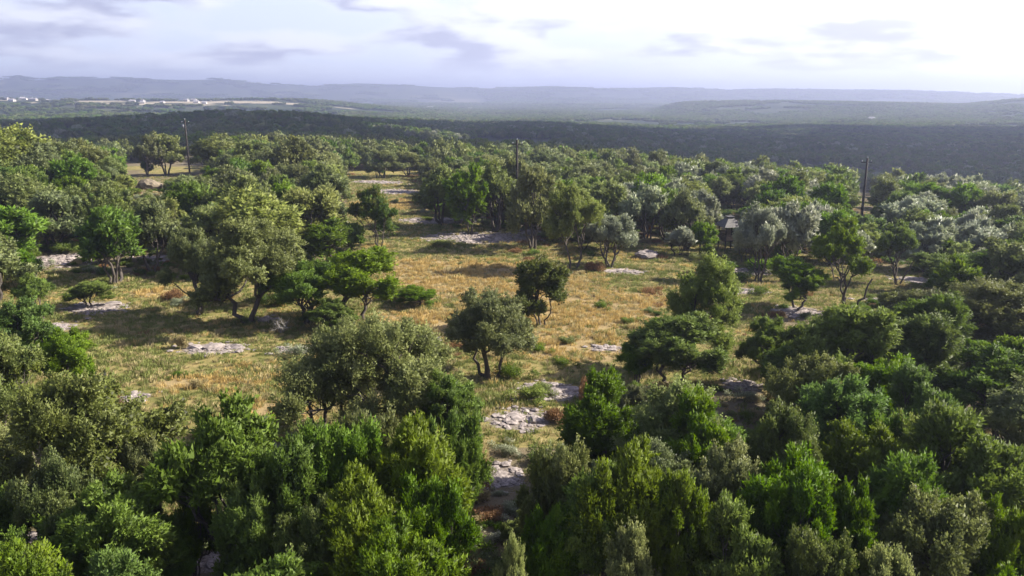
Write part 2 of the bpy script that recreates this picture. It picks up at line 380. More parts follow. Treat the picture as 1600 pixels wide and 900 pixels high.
KINDS = {  # height, crown radius, lobe heights, lobe count, lobe radius, lobe flatness, clumps per tree, clump size, leaf size, upward bias ...
    'O': dict(h=6.6, r=3.5, zl=(.38, .80), nl=11, lr=(.28, .46), fz=.78, nc=74, cs=(.30, .52), ll=.092, lw=.046, up=.25, stems=(2, 5), spread=.75, tr=.17),
    'J': dict(h=6.0, r=2.5, zl=(.26, .80), nl=11, lr=(.32, .50), fz=1.1, nc=92, cs=(.26, .44), ll=.13, lw=.037, up=.8, stems=(2, 5), spread=.55, tr=.12),
    'M': dict(h=6.0, r=2.8, zl=(.32, .82), nl=10, lr=(.28, .44), fz=.9, nc=70, cs=(.28, .5), ll=.085, lw=.037, up=.5, stems=(2, 4), spread=.7, tr=.10),
    'W': dict(h=6.2, r=4.5, zl=(.30, .74), nl=22, lr=(.22, .36), fz=.8, nc=120, cs=(.28, .5), ll=.082, lw=.036, up=.5, stems=(3, 5), spread=.8, tr=.13),
    'S': dict(h=5.4, r=2.7, zl=(.34, .80), nl=10, lr=(.28, .42), fz=.95, nc=66, cs=(.28, .48), ll=.12, lw=.045, up=1.3, stems=(2, 5), spread=.8, tr=.10),
    'F': dict(h=6.0, r=2.7, zl=(.52, .82), nl=8, lr=(.28, .44), fz=.62, nc=60, cs=(.26, .46), ll=.14, lw=.045, up=.7, stems=(3, 4), spread=1.2, tr=.13),
    'R': dict(h=6.0, r=2.8, zl=(.30, .80), nl=12, lr=(.30, .46), fz=.9, nc=76, cs=(.28, .48), ll=.15, lw=.055, up=.6, stems=(3, 5), spread=.5, tr=.075),
}
def build_tree(kind, seed, nleaf, lscale, trunk=True, ncf=1.0, join=False):
    K = KINDS[kind]; rng = np.random.default_rng(seed)
    h, r = K['h'], K['r']; nl = K['nl']; LC = []
    th0 = rng.uniform(0, 6.28); ex = rng.uniform(-.18, .18, 2) * r
    for i in range(nl):
        rl = r * rng.uniform(*K['lr']); th = th0 + i * 2.4 + rng.normal() * .35
        f = math.sqrt((i + .35) / nl) * rng.uniform(.82, 1.15)
        rad = (r - rl) * min(f, 1.12)
        zt = K['zl'][1] - (K['zl'][1] - K['zl'][0]) * (rad / (r - rl)) ** 1.3 * rng.uniform(.45, 1.25) if kind != 'J' else rng.uniform(*K['zl']) * (1 - .25 * f) + .12
        zt = min(zt + rng.normal() * .035, .84)
        LC.append((np.array([rad * cos(th) + ex[0], rad * sin(th) + ex[1], h * zt]), rl))
    wl = np.array([q[1] ** 2 for q in LC]); nc = max(nl, int(K['nc'] * ncf)); li = rng.choice(nl, nc, p=wl / wl.sum()); li[:nl] = np.arange(nl)
    P = np.zeros((nc, 3)); CR = np.zeros(nc); LCc = np.array([q[0] for q in LC]); LR = np.array([q[1] for q in LC])
    for k in range(nc):
        for _ in range(20):
            dv = rng.normal(size=3); dv /= np.linalg.norm(dv)
            if dv[2] > -.45: break
        P[k] = LCc[li[k]] + dv * LR[li[k]] * rng.uniform(.45, .95) * (1, 1, K['fz'])
        CR[k] = LR[li[k]] * rng.uniform(*K['cs']) * (1 if ncf >= 1 else 1.25)
    # stems, limbs and branches
    acc = dict(v=[], f=[], n=0)
    ns = int(rng.integers(*K['stems'])); ends = []
    for s in range(ns):
        th = th0 + 2 * pi * s / ns + rng.uniform(-.5, .5)
        lean = K['spread'] * r * rng.uniform(.22, .55)
        e = np.array([lean * cos(th), lean * sin(th), h * rng.uniform(.38, .52)])
        b0 = np.array([cos(th) * .11, sin(th) * .11, -.35])
        cv = curve(b0, e, np.array([cos(th), sin(th), -.2]) * lean * rng.uniform(-.1, .3), 8, rng, .12)
        r0 = K['tr'] * rng.uniform(.75, 1.15)
        R = np.linspace(r0, r0 * .5, 8); R[0] *= 1.45; R[1] *= 1.12
        tube_acc(acc, cv, R, 7); ends.append((cv, R))
    limbs = []
    for i in range(nl):
        bi = min(range(ns), key=lambda s: np.linalg.norm(ends[s][0][-1][:2] - LCc[i][:2]) + rng.uniform(0, .5))
        cv, R = ends[bi]; m = int(rng.integers(4, 8))
        lb = curve(cv[m], LCc[i] - (0, 0, LR[i] * .25), (0, 0, -.35 * rng.uniform(0, 1)), 6, rng, .14); lr = np.linspace(R[m] * .75, .035, 6)
        tube_acc(acc, lb, lr, 5); limbs.append((lb, lr))
    for k in range(nc):
        lb, lr = limbs[li[k]]; m = int(rng.integers(3, 6))
        b = curve(lb[m], P[k] + (P[k] - LCc[li[k]]) * .25, (0, 0, -.15 * rng.uniform(.2, 1)), 4, rng, .12)
        tube_acc(acc, b, np.linspace(lr[m] * .7, .008, 4), 3)
    # leaves
    w = CR ** 2; idx = rng.choice(nc, nleaf, p=w / w.sum())
    q = rng.normal(size=(nleaf, 3)); q /= np.linalg.norm(q, axis=1)[:, None]
    lump = 1 + .36 * np.sin(q[:, 0] * 5 + idx) * np.sin(q[:, 1] * 5 + idx * 1.7) + .18 * np.sin(q[:, 2] * 9 + idx * .6)
    rr = rng.uniform(0, 1, nleaf) ** .5 * lump
    C0 = LCc[li[idx]]; LRi = LR[li[idx]][:, None]
    out = P[idx] - C0; out /= np.linalg.norm(out, axis=1)[:, None] + 1e-6
    pos = P[idx] + q * CR[idx][:, None] * rr[:, None] * (1, 1, .85 if K['up'] < .6 else 1.1)
    NT = 13
    spray = rng.uniform(0, 1, nleaf) < .42                      # twigs that stick out of the clumps
    tw = rng.integers(0, NT, nleaf); tr_ = rng.normal(size=(nc, NT, 3)); twl = rng.uniform(.7, 1.9 if kind in 'JSMF' else 1.5, (nc, NT))
    td = tr_[idx, tw] * .8 + out * .9 + np.array([0, 0, K['up'] * .8]); td /= np.linalg.norm(td, axis=1)[:, None]
    tl = (rng.uniform(.2, 1, nleaf) * twl[idx, tw] * CR[idx])[:, None]
    pos = np.where(spray[:, None], P[idx] + td * tl + rng.normal(size=(nleaf, 3)) * .05 * (1 + lscale * .4), pos)
    low = pos[:, 2] < .07 * h; pos[low, 2] = .07 * h * rng.uniform(.6, 2.2, low.sum())
    ax = q * .7 + out * .35 + np.array([0, 0, K['up']]) + rng.normal(size=(nleaf, 3)) * .55
    ax = np.where(spray[:, None], td + rng.normal(size=(nleaf, 3)) * .45, ax)
    ax /= np.linalg.norm(ax, axis=1)[:, None]
    sd = np.cross(ax, rng.normal(size=(nleaf, 3))); sd /= np.linalg.norm(sd, axis=1)[:, None] + 1e-6
    s = (rng.uniform(.45, 1.5, nleaf) * rng.uniform(.8, 1.25, nc)[idx])[:, None] * lscale
    ll, lw = K['ll'] * s, K['lw'] * s
    V = np.stack([pos - sd * lw, pos + sd * lw, pos + ax * ll * 1.0], 1).reshape(-1, 3)
    Fc = np.arange(nleaf * 3).reshape(-1, 3)
    nn = (pos - C0) / LRi * .9 + (pos - P[idx]) / CR[idx][:, None] * .8 + rng.normal(size=(nleaf, 3)) * .45
    nn /= np.linalg.norm(nn, axis=1)[:, None] + 1e-6
    ct = rng.uniform(0, 1, nc); lt = rng.uniform(0, 1, nl); cw = rng.uniform(0, .5, (nc, NT))
    tone = np.clip(lt[li[idx]] * .25 + ct[idx] * .3 + rng.uniform(0, .35, nleaf) + np.where(spray, cw[idx, tw] + .05, 0), 0, 1)
    if kind == 'R': tone = np.clip((pos[:, 2] / h - .74) * 2.4 + (ct[idx] - .5) * 1.0 + rng.uniform(-.2, .3, nleaf), 0, 1)
    crown = mesh_from('crown', V, Fc, M_LEAF[kind], False, dict(tone=np.repeat(tone, 3), nrm=np.repeat(nn, 3, 0)))
    tv = np.concatenate(acc['v']); tf = np.concatenate(acc['f'])
    W = 2 * np.percentile(np.hypot(pos[:, 0], pos[:, 1]), 97)
    H = np.percentile(pos[:, 2], 99.6)
    if join:   # trunk and crown in one mesh for trees too small to show parts
        t3 = np.concatenate([tf[:, [0, 1, 2]], tf[:, [0, 2, 3]]])
        me = mesh_from('tree', np.concatenate([V, tv]), np.concatenate([Fc, t3 + len(V)]), M_LEAF[kind], False,
                       dict(tone=np.concatenate([np.repeat(tone, 3), np.zeros(len(tv))]), nrm=np.concatenate([np.repeat(nn, 3, 0), np.zeros((len(tv), 3))])))
        me.materials.append(M_BARK)
        mi = np.zeros(len(me.polygons), np.int32); mi[len(Fc):] = 1; me.polygons.foreach_set('material_index', mi)
        return me, None, W, H
    tmesh = mesh_from('trunk', tv, tf, M_BARK, True)
    return crown, tmesh, W, H
NEARN = {'O': 112000, 'J': 108000, 'M': 84000, 'S': 40000, 'R': 34000, 'F': 60000, 'W': 170000}
NEAR = {k: [build_tree(k, 100 + ord(k) + 13 * i, NEARN[k], 1.0) for i in range(n)] for k, n in (('J', 5), ('O', 4), ('M', 3), ('S', 1), ('R', 2), ('F', 2), ('W', 1))}
MID = {k: [build_tree(k, 300 + ord(k) + 17 * i, n2, 2.1) for i in range(n)] for k, n, n2 in (('J', 4, 15000), ('O', 4, 15000), ('M', 3, 14000), ('S', 3, 13000), ('R', 1, 9000), ('F', 2, 12000))}
FARM = {k: [build_tree(k, 500 + ord(k) + 19 * i, 2600, 4.3, ncf=.55, join=True) for i in range(n)] for k, n in (('J', 3), ('O', 4), ('M', 2), ('S', 2))}
VFAR = {k: [build_tree(k, 700 + ord(k) + 23 * i, 420, 10., ncf=.3, join=True) for i in range(n)] for k, n in (('J', 2), ('O', 3))}

NAME = {'W': 'elm_tree', 'F': 'juniper_tree', 'O': 'oak_tree', 'J': 'juniper_tree', 'M': 'elm_tree', 'S': 'silvery_tree', 'R': 'rusty_tree'}
CAT = {'W': 'elm tree', 'F': 'juniper', 'O': 'oak tree', 'J': 'juniper', 'M': 'elm tree', 'S': 'silvery tree', 'R': 'rusty tree'}
TREES = []
RND = random.Random(7)
def place_tree(kind, x, y, h, w, label, group, lod='near', rz=None, sq=1.0):
    lib = {'near': NEAR, 'mid': MID, 'far': FARM}[lod][kind]
    cr, tr, W, H = lib[RND.randrange(len(lib))]
    z = hg1(x, y)
    rz = RND.uniform(0, 2 * pi) if rz is None else rz
    if tr is None:
        o = link(NAME[kind], cr)
    else:
        o = link(NAME[kind], None); o.empty_display_size = .3
        link('trunk', tr, o); link('crown', cr, o)
    o.location = (x, y, z - .03); o.rotation_euler = (0, 0, rz); o.scale = (w / W, w / W * sq, h / H)
    tag(o, label, CAT[kind], group)
    TREES.append((x, y, w / 2, h, kind, o))
    return o

# hand placed trees: kind, px, top py, base py (None: use height), height, width px, label
HAND = [
 ('O', 118, 598, None, 7.0, 255, 'broad grey green oak filling the lower left, left of the tan grass gap'),
 ('O', 212, 690, None, 4.6, 80, 'small grey green oak filling the gap right of the broad lower left oak'),
 ('J', 290, 748, None, 4.2, 80, 'dark green juniper low at the left foot of the bare trunked juniper'),
 ('O', 10, 528, None, 6.4, 150, 'grey green oak cut by the left edge above the broad lower left oak'),
 ('J', 12, 476, None, 5.0, 130, 'bright green juniper cut by the left edge beside the small forked tree'),
 ('J', 98, 520, None, 4.0, 90, 'low bright green juniper below the small forked tree at left'),
 ('F', 352, 648, None, 6.4, 200, 'dark green juniper with tall bare trunks standing above pale rock at lower left'),
 ('J', 165, 768, None, 4.6, 190, 'bright yellow green juniper in front of the broad lower left oak'),
 ('J', 30, 850, None, 4.6, 120, 'small green juniper in the bottom left corner'),
 ('J', 455, 690, None, 5.8, 150, 'green juniper right beside the dark juniper with bare trunks'),
 ('J', 390, 772, None, 4.6, 110, 'short bright juniper in front of the dark bare trunked juniper'),
 ('J', 520, 668, None, 6.0, 130, 'green juniper just below the tan grass tuft, left of centre'),
 ('O', 585, 650, None, 5.6, 130, 'small grey green oak wedged below the broad airy elm'),
 ('J', 650, 672, None, 6.2, 170, 'yellow green juniper directly below the broad airy elm'),
 ('J', 708, 655, None, 5.8, 100, 'green juniper beside the pale rock ledge at centre'),
 ('J', 560, 760, None, 5.6, 170, 'full green juniper at bottom, left of centre'),
 ('J', 680, 765, None, 5.4, 125, 'green juniper just left of the small bottom rock patch'),
 ('O', 480, 790, None, 5.0, 150, 'grey leaved oak between two junipers at the bottom left'),
 ('J', 620, 835, None, 5.2, 170, 'tall yellow green juniper cut by the bottom edge, left of centre'),
 ('W', 596, 496, 690, 0, 275, 'broad airy yellow green elm spreading over the lower meadow edge, left of centre'),
 ('J', 700, 585, 712, 0, 110, 'green juniper at the right foot of the broad airy elm'),
 ('O', 500, 565, 680, 0, 110, 'low grey green oak on the left skirt of the broad airy elm'),
 ('O', 764, 463, 592, 0, 138, 'round grey green oak standing alone at the lower meadow edge'),
 ('M', 1078, 402, 572, 0, 128, 'slim airy pale green elm at the right side of the golden meadow'),
 ('J', 1052, 500, 608, 0, 140, 'dark green juniper in front of the slim airy elm'),
 ('J', 995, 535, 600, 0, 60, 'small dark juniper poking into the meadow left of the slim elm'),
 ('R', 844, 406, 509, 0, 104, 'small rusty topped tree with thin trunks alone in the golden meadow'),
 ('J', 950, 600, None, 5.0, 130, 'bright green juniper beside the right pale rock ledge'),
 ('M', 1035, 610, None, 5.4, 190, 'wide yellow green elm below the dark juniper right of centre'),
 ('J', 1120, 635, None, 5.6, 140, 'green juniper left of the small right rock patch'),
 ('J', 1200, 502, 605, 0, 84, 'round green juniper beside the big dark juniper at right'),
 ('J', 1300, 482, 650, 0, 165, 'big dark green juniper with lit crown edge at right'),
 ('J', 1395, 492, 640, 0, 150, 'dark juniper touching the right side of the big lit juniper'),
 ('J', 1245, 545, 640, 0, 110, 'shaded juniper at the left foot of the big dark juniper'),
 ('J', 1300, 596, None, 5.6, 175, 'bright round topped juniper in front of the big dark juniper'),
 ('J', 1360, 640, None, 4.8, 100, 'small bright juniper at the right shoulder of the round topped one'),
 ('O', 1225, 640, None, 5.6, 140, 'pale grey green oak left of the round topped juniper'),
 ('O', 1530, 445, 562, 0, 210, 'dark shaded oak mass at the right edge'),
 ('O', 1440, 455, 540, 0, 90, 'dim olive oak behind the big lit juniper at right'),
 ('J', 1548, 388, 475, 0, 150, 'green juniper at the right edge above the shaded oak'),
 ('J', 1470, 400, 460, 0, 90, 'small green juniper below the silvery trees at right'),
 ('J', 1560, 556, 700, 0, 190, 'yellow green juniper at the right edge below the shaded oak'),
 ('J', 1465, 585, None, 5.6, 120, 'green juniper in the gap right of the big dark one'),
 ('M', 1440, 655, None, 4.8, 130, 'olive green elm in the hollow at the right'),
 ('J', 1550, 655, None, 6.2, 190, 'large bright juniper at the right edge, lower half'),
 ('J', 1400, 705, None, 5.6, 160, 'bright green juniper behind the pale bush at lower right'),
 ('O', 1470, 785, None, 5.2, 200, 'pale spotted grey green oak near the bottom right corner'),
 ('J', 1250, 735, None, 5.8, 170, 'yellow green juniper at the lower right of centre'),
 ('J', 1345, 770, None, 5.4, 120, 'bright juniper left of the pale spotted oak'),
 ('O', 1150, 700, None, 5.6, 150, 'olive grey oak at the lower centre right'),
 ('J', 980, 712, None, 5.8, 150, 'bright yellow green juniper at the lower centre right'),
 ('O', 885, 700, None, 5.4, 125, 'grey green oak just below the pale rock ledge at centre'),
 ('J', 930, 750, None, 5.2, 120, 'layered yellow green juniper right of the lower centre oak'),
 ('J', 1080, 740, None, 5.6, 110, 'dark juniper beside the rusty dead bush at the bottom'),
 ('M', 985, 842, None, 4.6, 120, 'pale green elm cut by the bottom edge at centre right'),
 ('M', 787, 850, None, 4.6, 70, 'slim pale green elm tip at the bottom edge centre'),
 ('J', 1180, 800, None, 5.4, 130, 'green juniper cut by the bottom edge right of centre'),
 ('O', 1290, 842, None, 5.0, 150, 'dull grey green oak at the bottom edge, lower right'),
 ('J', 1560, 790, None, 5.2, 120, 'bright juniper in the bottom right corner'),
 ('J', 870, 800, None, 4.2, 90, 'shaded low juniper at the bottom centre'),
 ('M', 1400, 860, None, 4.8, 110, 'pale leaved elm at the bottom edge below the spotted oak'),
 ('O', 60, 720, None, 5.2, 140, 'dim oak under the broad lower left oak near the left edge'),
 ('J', 262, 815, None, 3.2, 70, 'small dark juniper beside the rock gap at lower left'),
 # middle band
 ('O', 385, 348, 506, 0, 170, 'large dark oak with spreading forked trunk at the left of the meadow'),
 ('O', 312, 362, 492, 0, 95, 'drooping oak joined to the left side of the large forked oak'),
 ('O', 450, 372, 470, 0, 90, 'grey green oak behind the rounded bright juniper at left centre'),
 ('J', 482, 412, 506, 0, 110, 'bright juniper on the left side of the rounded juniper clump'),
 ('J', 560, 396, 500, 0, 125, 'rounded dark green juniper at the left meadow margin'),
 ('J', 655, 450, 478, 0, 60, 'tiny flat dark juniper bush on the golden meadow'),
 ('J', 520, 470, 520, 0, 80, 'low dark juniper under the rounded juniper clump'),
 ('J', 182, 328, 443, 0, 92, 'tall bright juniper behind the left clearing'),
 ('O', 240, 320, 428, 0, 90, 'olive oak right beside the tall bright juniper at left'),
 ('M', 400, 300, 420, 0, 150, 'light green elm above the large forked oak'),
 ('M', 488, 298, 402, 0, 120, 'light green elm next to the narrow grass corridor'),
 ('J', 510, 345, 410, 0, 80, 'green juniper between the light elm and the grass corridor'),
 ('O', 320, 322, 402, 0, 90, 'shaded olive oak behind the drooping oak'),
 ('J', 22, 328, 436, 0, 110, 'bright juniper at the left edge with a pale trunk foot'),
 ('O', 88, 300, 392, 0, 110, 'grey green oak behind the bright left edge juniper'),
 ('F', 64, 432, 506, 0, 62, 'small forked tree with a bare pale trunk at left'),
 ('J', 140, 440, 482, 0, 62, 'low leafy juniper behind the small forked tree'),
 ('R', 592, 293, 390, 0, 84, 'rusty tree with two stout trunks beside the grass corridor'),
 ('J', 548, 350, 395, 0, 40, 'small juniper left of the stout trunked rusty tree'),
 ('O', 688, 262, 352, 0, 84, 'dark oak at the left end of the central grove'),
 ('J', 735, 262, 366, 0, 66, 'green juniper second from the left in the central grove'),
 ('O', 775, 255, 362, 0, 84, 'olive oak in the middle of the central grove'),
 ('O', 832, 262, 388, 0, 92, 'tall olive oak with bare trunk in the central grove'),
 ('M', 897, 290, 421, 0, 84, 'pale olive elm at the right end of the central grove'),
 ('S', 955, 338, 418, 0, 84, 'low silvery green tree in front of the central grove'),
 ('O', 860, 262, 340, 0, 80, 'olive oak at the back of the central grove'),
 ('S', 1010, 292, 378, 0, 84, 'silvery olive tree behind the pale boulder'),
 ('M', 950, 285, 372, 0, 80, 'pale olive elm behind the low silvery green tree'),
 ('O', 1072, 298, 392, 0, 78, 'dark trunked oak left of the small roofed hunting blind'),
 ('S', 1105, 300, 365, 0, 50, 'thin silvery tree touching the roofed hunting blind'),
 ('S', 1185, 325, 440, 0, 76, 'silvery tree with upright twigs right of the hunting blind'),
 ('S', 1235, 322, 432, 0, 84, 'bright silvery tree left of the forked dark juniper'),
 ('S', 1283, 326, 405, 0, 70, 'silver white tree behind the forked dark juniper'),
 ('S', 1165, 350, 410, 0, 46, 'short dusty silvery tree beside the hunting blind'),
 ('J', 1243, 405, 487, 0, 84, 'squat dark juniper left of the forked juniper'),
 ('F', 1322, 350, 487, 0, 108, 'dark juniper with long forked leaning trunk at right'),
 ('F', 1400, 352, 445, 0, 66, 'upright dark juniper between the forked juniper and the silvery trees'),
 ('S', 1448, 345, 425, 0, 90, 'silver white tree, left one of the bright pair at right'),
 ('S', 1515, 345, 425, 0, 96, 'silver white tree, right one of the bright pair at right'),
 ('J', 1590, 340, 410, 0, 80, 'dark green juniper at the right edge beside the silver pair'),
 ('M', 28, 200, 300, 0, 110, 'green elm on the small rise at the left edge'),
 ('O', 75, 225, 310, 0, 90, 'grey green oak on the right flank of the small rise'),
 ('O', -10, 188, 300, 0, 110, 'tall oak topping the small rise at the left edge'),
 ('O', 232, 212, 276, 0, 46, 'dark oak left of the trunks in the far left clearing'),
 ('O', 262, 210, 274, 0, 62, 'rusty tinged dark oak with clustered trunks in the far left clearing'),
 ('O', 335, 215, 272, 0, 70, 'olive oak right of the left utility pole'),
 ('J', 230, 248, 273, 0, 20, 'tiny dark juniper standing in the far left clearing'),
 ('O', 470, 215, 300, 0, 84, 'brownish oak with dark trunks left of the corridor head'),
 ('O', 400, 222, 285, 0, 90, 'dark oak between the left utility pole and the corridor'),
 ('M', 515, 240, 305, 0, 60, 'light green elm at the left side of the corridor head'),
 ('O', 600, 235, 279, 0, 60, 'dark trunked oak in the row closing the corridor'),
 ('O', 638, 238, 277, 0, 56, 'green oak at the right end of the row closing the corridor'),
 ('J', 590, 250, 279, 0, 26, 'small juniper at the left end of the row closing the corridor'),
]
for (k, px, top, base, h, wpx, lab) in HAND:
    if base is None:
        x, y, z = hit(px, top, h)
    else:
        x, y, z = hit(px, base)
        kk = (CY - top) / F
        h = CAMH + y * (kk * CP - SP) / (CP + kk * SP) - z
    dep = proj(x, y, z + h * .6)[2]
    d = math.hypot(x, y)
    w = wpx / F * dep
    grp = {'W': 'light green elms', 'F': 'junipers of the scrubland', 'J': 'junipers of the scrubland', 'O': 'oaks of the scrubland', 'M': 'light green elms', 'S': 'silvery trees', 'R': 'rusty trees'}[k]
    place_tree(k, x, y, h, w * 1.04, lab, grp, 'near' if d < 80 or k in 'RFW' else 'mid')

# keep the openings of the photograph open
OPEN = [[(130, 455), (260, 448), (300, 485), (440, 485), (500, 520), (640, 480), (600, 395), (545, 395), (545, 268), (655, 268), (660, 330), (700, 350), (890, 390), (1000, 420), (1060, 402),
         (1200, 440), (1260, 485), (1240, 510), (1170, 560), (1180, 640), (1130, 640), (1120, 590), (960, 590), (930, 680), (840, 720), (760, 690), (780, 600), (640, 560), (540, 640), (440, 700), (270, 700), (240, 650), (150, 600), (60, 520)],
        [(195, 254), (318, 254), (318, 276), (252, 278), (252, 300), (214, 300), (214, 276), (195, 274)],
        [(1120, 328), (1152, 328), (1152, 380), (1120, 380)], [(985, 376), (1032, 376), (1032, 412), (985, 412)], [(60, 385), (135, 385), (135, 425), (60, 425)],
        [(225, 395), (275, 395), (275, 430), (225, 430)], [(1395, 400), (1450, 400), (1450, 450), (1395, 450)], [(750, 735), (805, 735), (805, 780), (750, 780)],
        [(290, 800), (350, 800), (350, 900), (290, 900)], [(240, 690), (258, 690), (258, 770), (240, 770)], [(1338, 258), (1360, 258), (1360, 338), (1338, 338)], [(284, 190), (302, 190), (302, 276), (284, 276)],
        [(1180, 440), (1360, 470), (1360, 500), (1200, 500)]]
def blocks_open(x, y, h, w):
    z = hg1(x, y)
    px0, pyb, dep = proj(x, y, z); _, pyt, _ = proj(x, y, z + h); hw = w / 2 * F / dep
    gx, gy = np.meshgrid(np.linspace(px0 - hw * .85, px0 + hw * .85, 5), np.linspace(pyt + 2, pyb, 6))
    return any(inpoly(gx, gy, p).any() for p in OPEN)

def fill():
    rng = random.Random(41)
    px_ = [(t[0], t[1], t[2]) for t in TREES]
    cand = []
    grid = {}
    def key(x, y): return (int(x // 8), int(y // 8))
    for t in px_: grid.setdefault(key(t[0], t[1]), []).append(t)
    def free(x, y, r, tight=.68):
        kx, ky = key(x, y)
        for i in (-1, 0, 1):
            for j in (-1, 0, 1):
                for (a, b, c) in grid.get((kx + i, ky + j), []):
                    if math.hypot(a - x, b - y) < (c + r) * tight: return False
        return True
    res = []
    CD = [(math.sqrt(rng.uniform(19 ** 2, 345 ** 2)), rng.uniform(-.66, .66)) for _ in range(26000)]
    HX = np.array([d * sin(p) for d, p in CD]); HY = np.array([d * cos(p) for d, p in CD]); HZ = hgt(HX, HY).tolist()
    for n in range(26000):
        d, ph = CD[n]; x = d * sin(ph); y = d * cos(ph)
        z = HZ[n]; px, py, dep = proj(x, y, z)
        if not (-220 < px < 1820): continue
        if d < 75:
            if not inpoly(np.array([px]), np.array([py]), WOODPX[0])[0]: continue
        elif py > 415: 
            if not (px < 60 or px > 1420): continue
        if not free(x, y, 2.2, .6): continue
        if d > 130 and vnoise(x / 26., y / 26., 77) < .16: continue
        nn = vnoise(x / 32., y / 32., 21); u = rng.random()
        if d < 60: k = 'J' if u < .62 else ('O' if u < .85 else 'M')
        elif px > 950 and py > 300: k = 'S' if u < .24 else ('J' if u < .58 else 'O' if u < .85 else 'M')
        elif px > 1250: k = 'S' if u < .10 else ('J' if u < .45 else 'O' if u < .85 else 'M')
        else: k = 'O' if u < .42 + .2 * nn else ('J' if u < .78 else 'M')
        h = rng.uniform(3.2, 7.0) * (1.08 if k == 'O' else .95); w = h * rng.uniform(.85, 1.25) * (1 if k != 'J' else .82)
        if d < 60: h *= .8; w *= .8
        if py > 60:
            ok = not blocks_open(x, y, h, w)
            if not ok:
                h *= .55; w *= .6; ok = not blocks_open(x, y, h, w)
            if not ok: continue
        # keep the top line of the lit plateau and avoid poking above it from close up
        if not free(x, y, w / 2, .6 if d > 60 else .66): continue
        grid.setdefault(key(x, y), []).append((x, y, w / 2)); res.append((d, x, y, h, w, k, px, py))
    return sorted(res)
FILL = fill()
ORD = ['first', 'second', 'third', 'fourth', 'fifth', 'sixth', 'seventh', 'eighth', 'ninth', 'tenth', 'eleventh', 'twelfth', 'thirteenth', 'fourteenth', 'fifteenth', 'sixteenth', 'seventeenth', 'eighteenth', 'nineteenth', 'twentieth']
def ordinal(i):
    if i < 20: return ORD[i]
    t = ['twenty', 'thirty', 'forty', 'fifty', 'sixty', 'seventy', 'eighty', 'ninety'][(i + 1) // 10 - 2]
    r = (i + 1) % 10
    return (t + '-' + ORD[r - 1]) if r else t[:-1] + 'ieth'
SECT = [(-999, 130, 'at the far left'), (130, 297, 'left of the left pole'), (297, 545, 'left of the corridor'), (545, 809, 'left of middle pole'),
        (809, 1090, 'right of the middle pole'), (1090, 1350, 'left of the right pole'), (1350, 1500, 'right of the right pole'), (1500, 9999, 'at the far right')]
BANDS = [(0, 45, 'front thicket'), (45, 75, 'near scrub'), (75, 110, 'scrub behind the meadow'), (110, 145, 'first wooded belt'), (145, 185, 'second wooded belt'), (185, 235, 'third wooded belt'), (235, 290, 'fourth wooded belt'), (290, 400, 'last lit belt')]
TONEW = {'O': 'olive oak', 'J': 'green juniper', 'M': 'light green elm', 'S': 'silvery tree'}
count = {k: sum(1 for t in TREES if t[4] == k) for k in 'OJMSRFW'}
cells = {}; rest = []
for t in FILL:
    k = t[5]
    if count[k] >= 290: rest.append(t); continue
    count[k] += 1
    s = next(i for i, q in enumerate(SECT) if q[0] <= t[6] < q[1]); b = next(i for i, q in enumerate(BANDS) if q[0] <= t[0] < q[1])
    cells.setdefault((s, b, k), []).append(t)
for (s, b, k), L in cells.items():
    L.sort(key=lambda t: t[6])
    for i, (d, x, y, h, w, kk, px, py) in enumerate(L):
        lab = '%s %s from left in %s %s' % (ordinal(i), TONEW[k], BANDS[b][2], SECT[s][2])
        if len(L) == 1: lab = 'lone %s in the %s %s' % (TONEW[k], BANDS[b][2], SECT[s][2])
        place_tree(k, x, y, h, w, lab, '%ss in the %s' % (TONEW[k], BANDS[b][2]), 'near' if d < 60 else 'mid' if d < 185 else 'far')

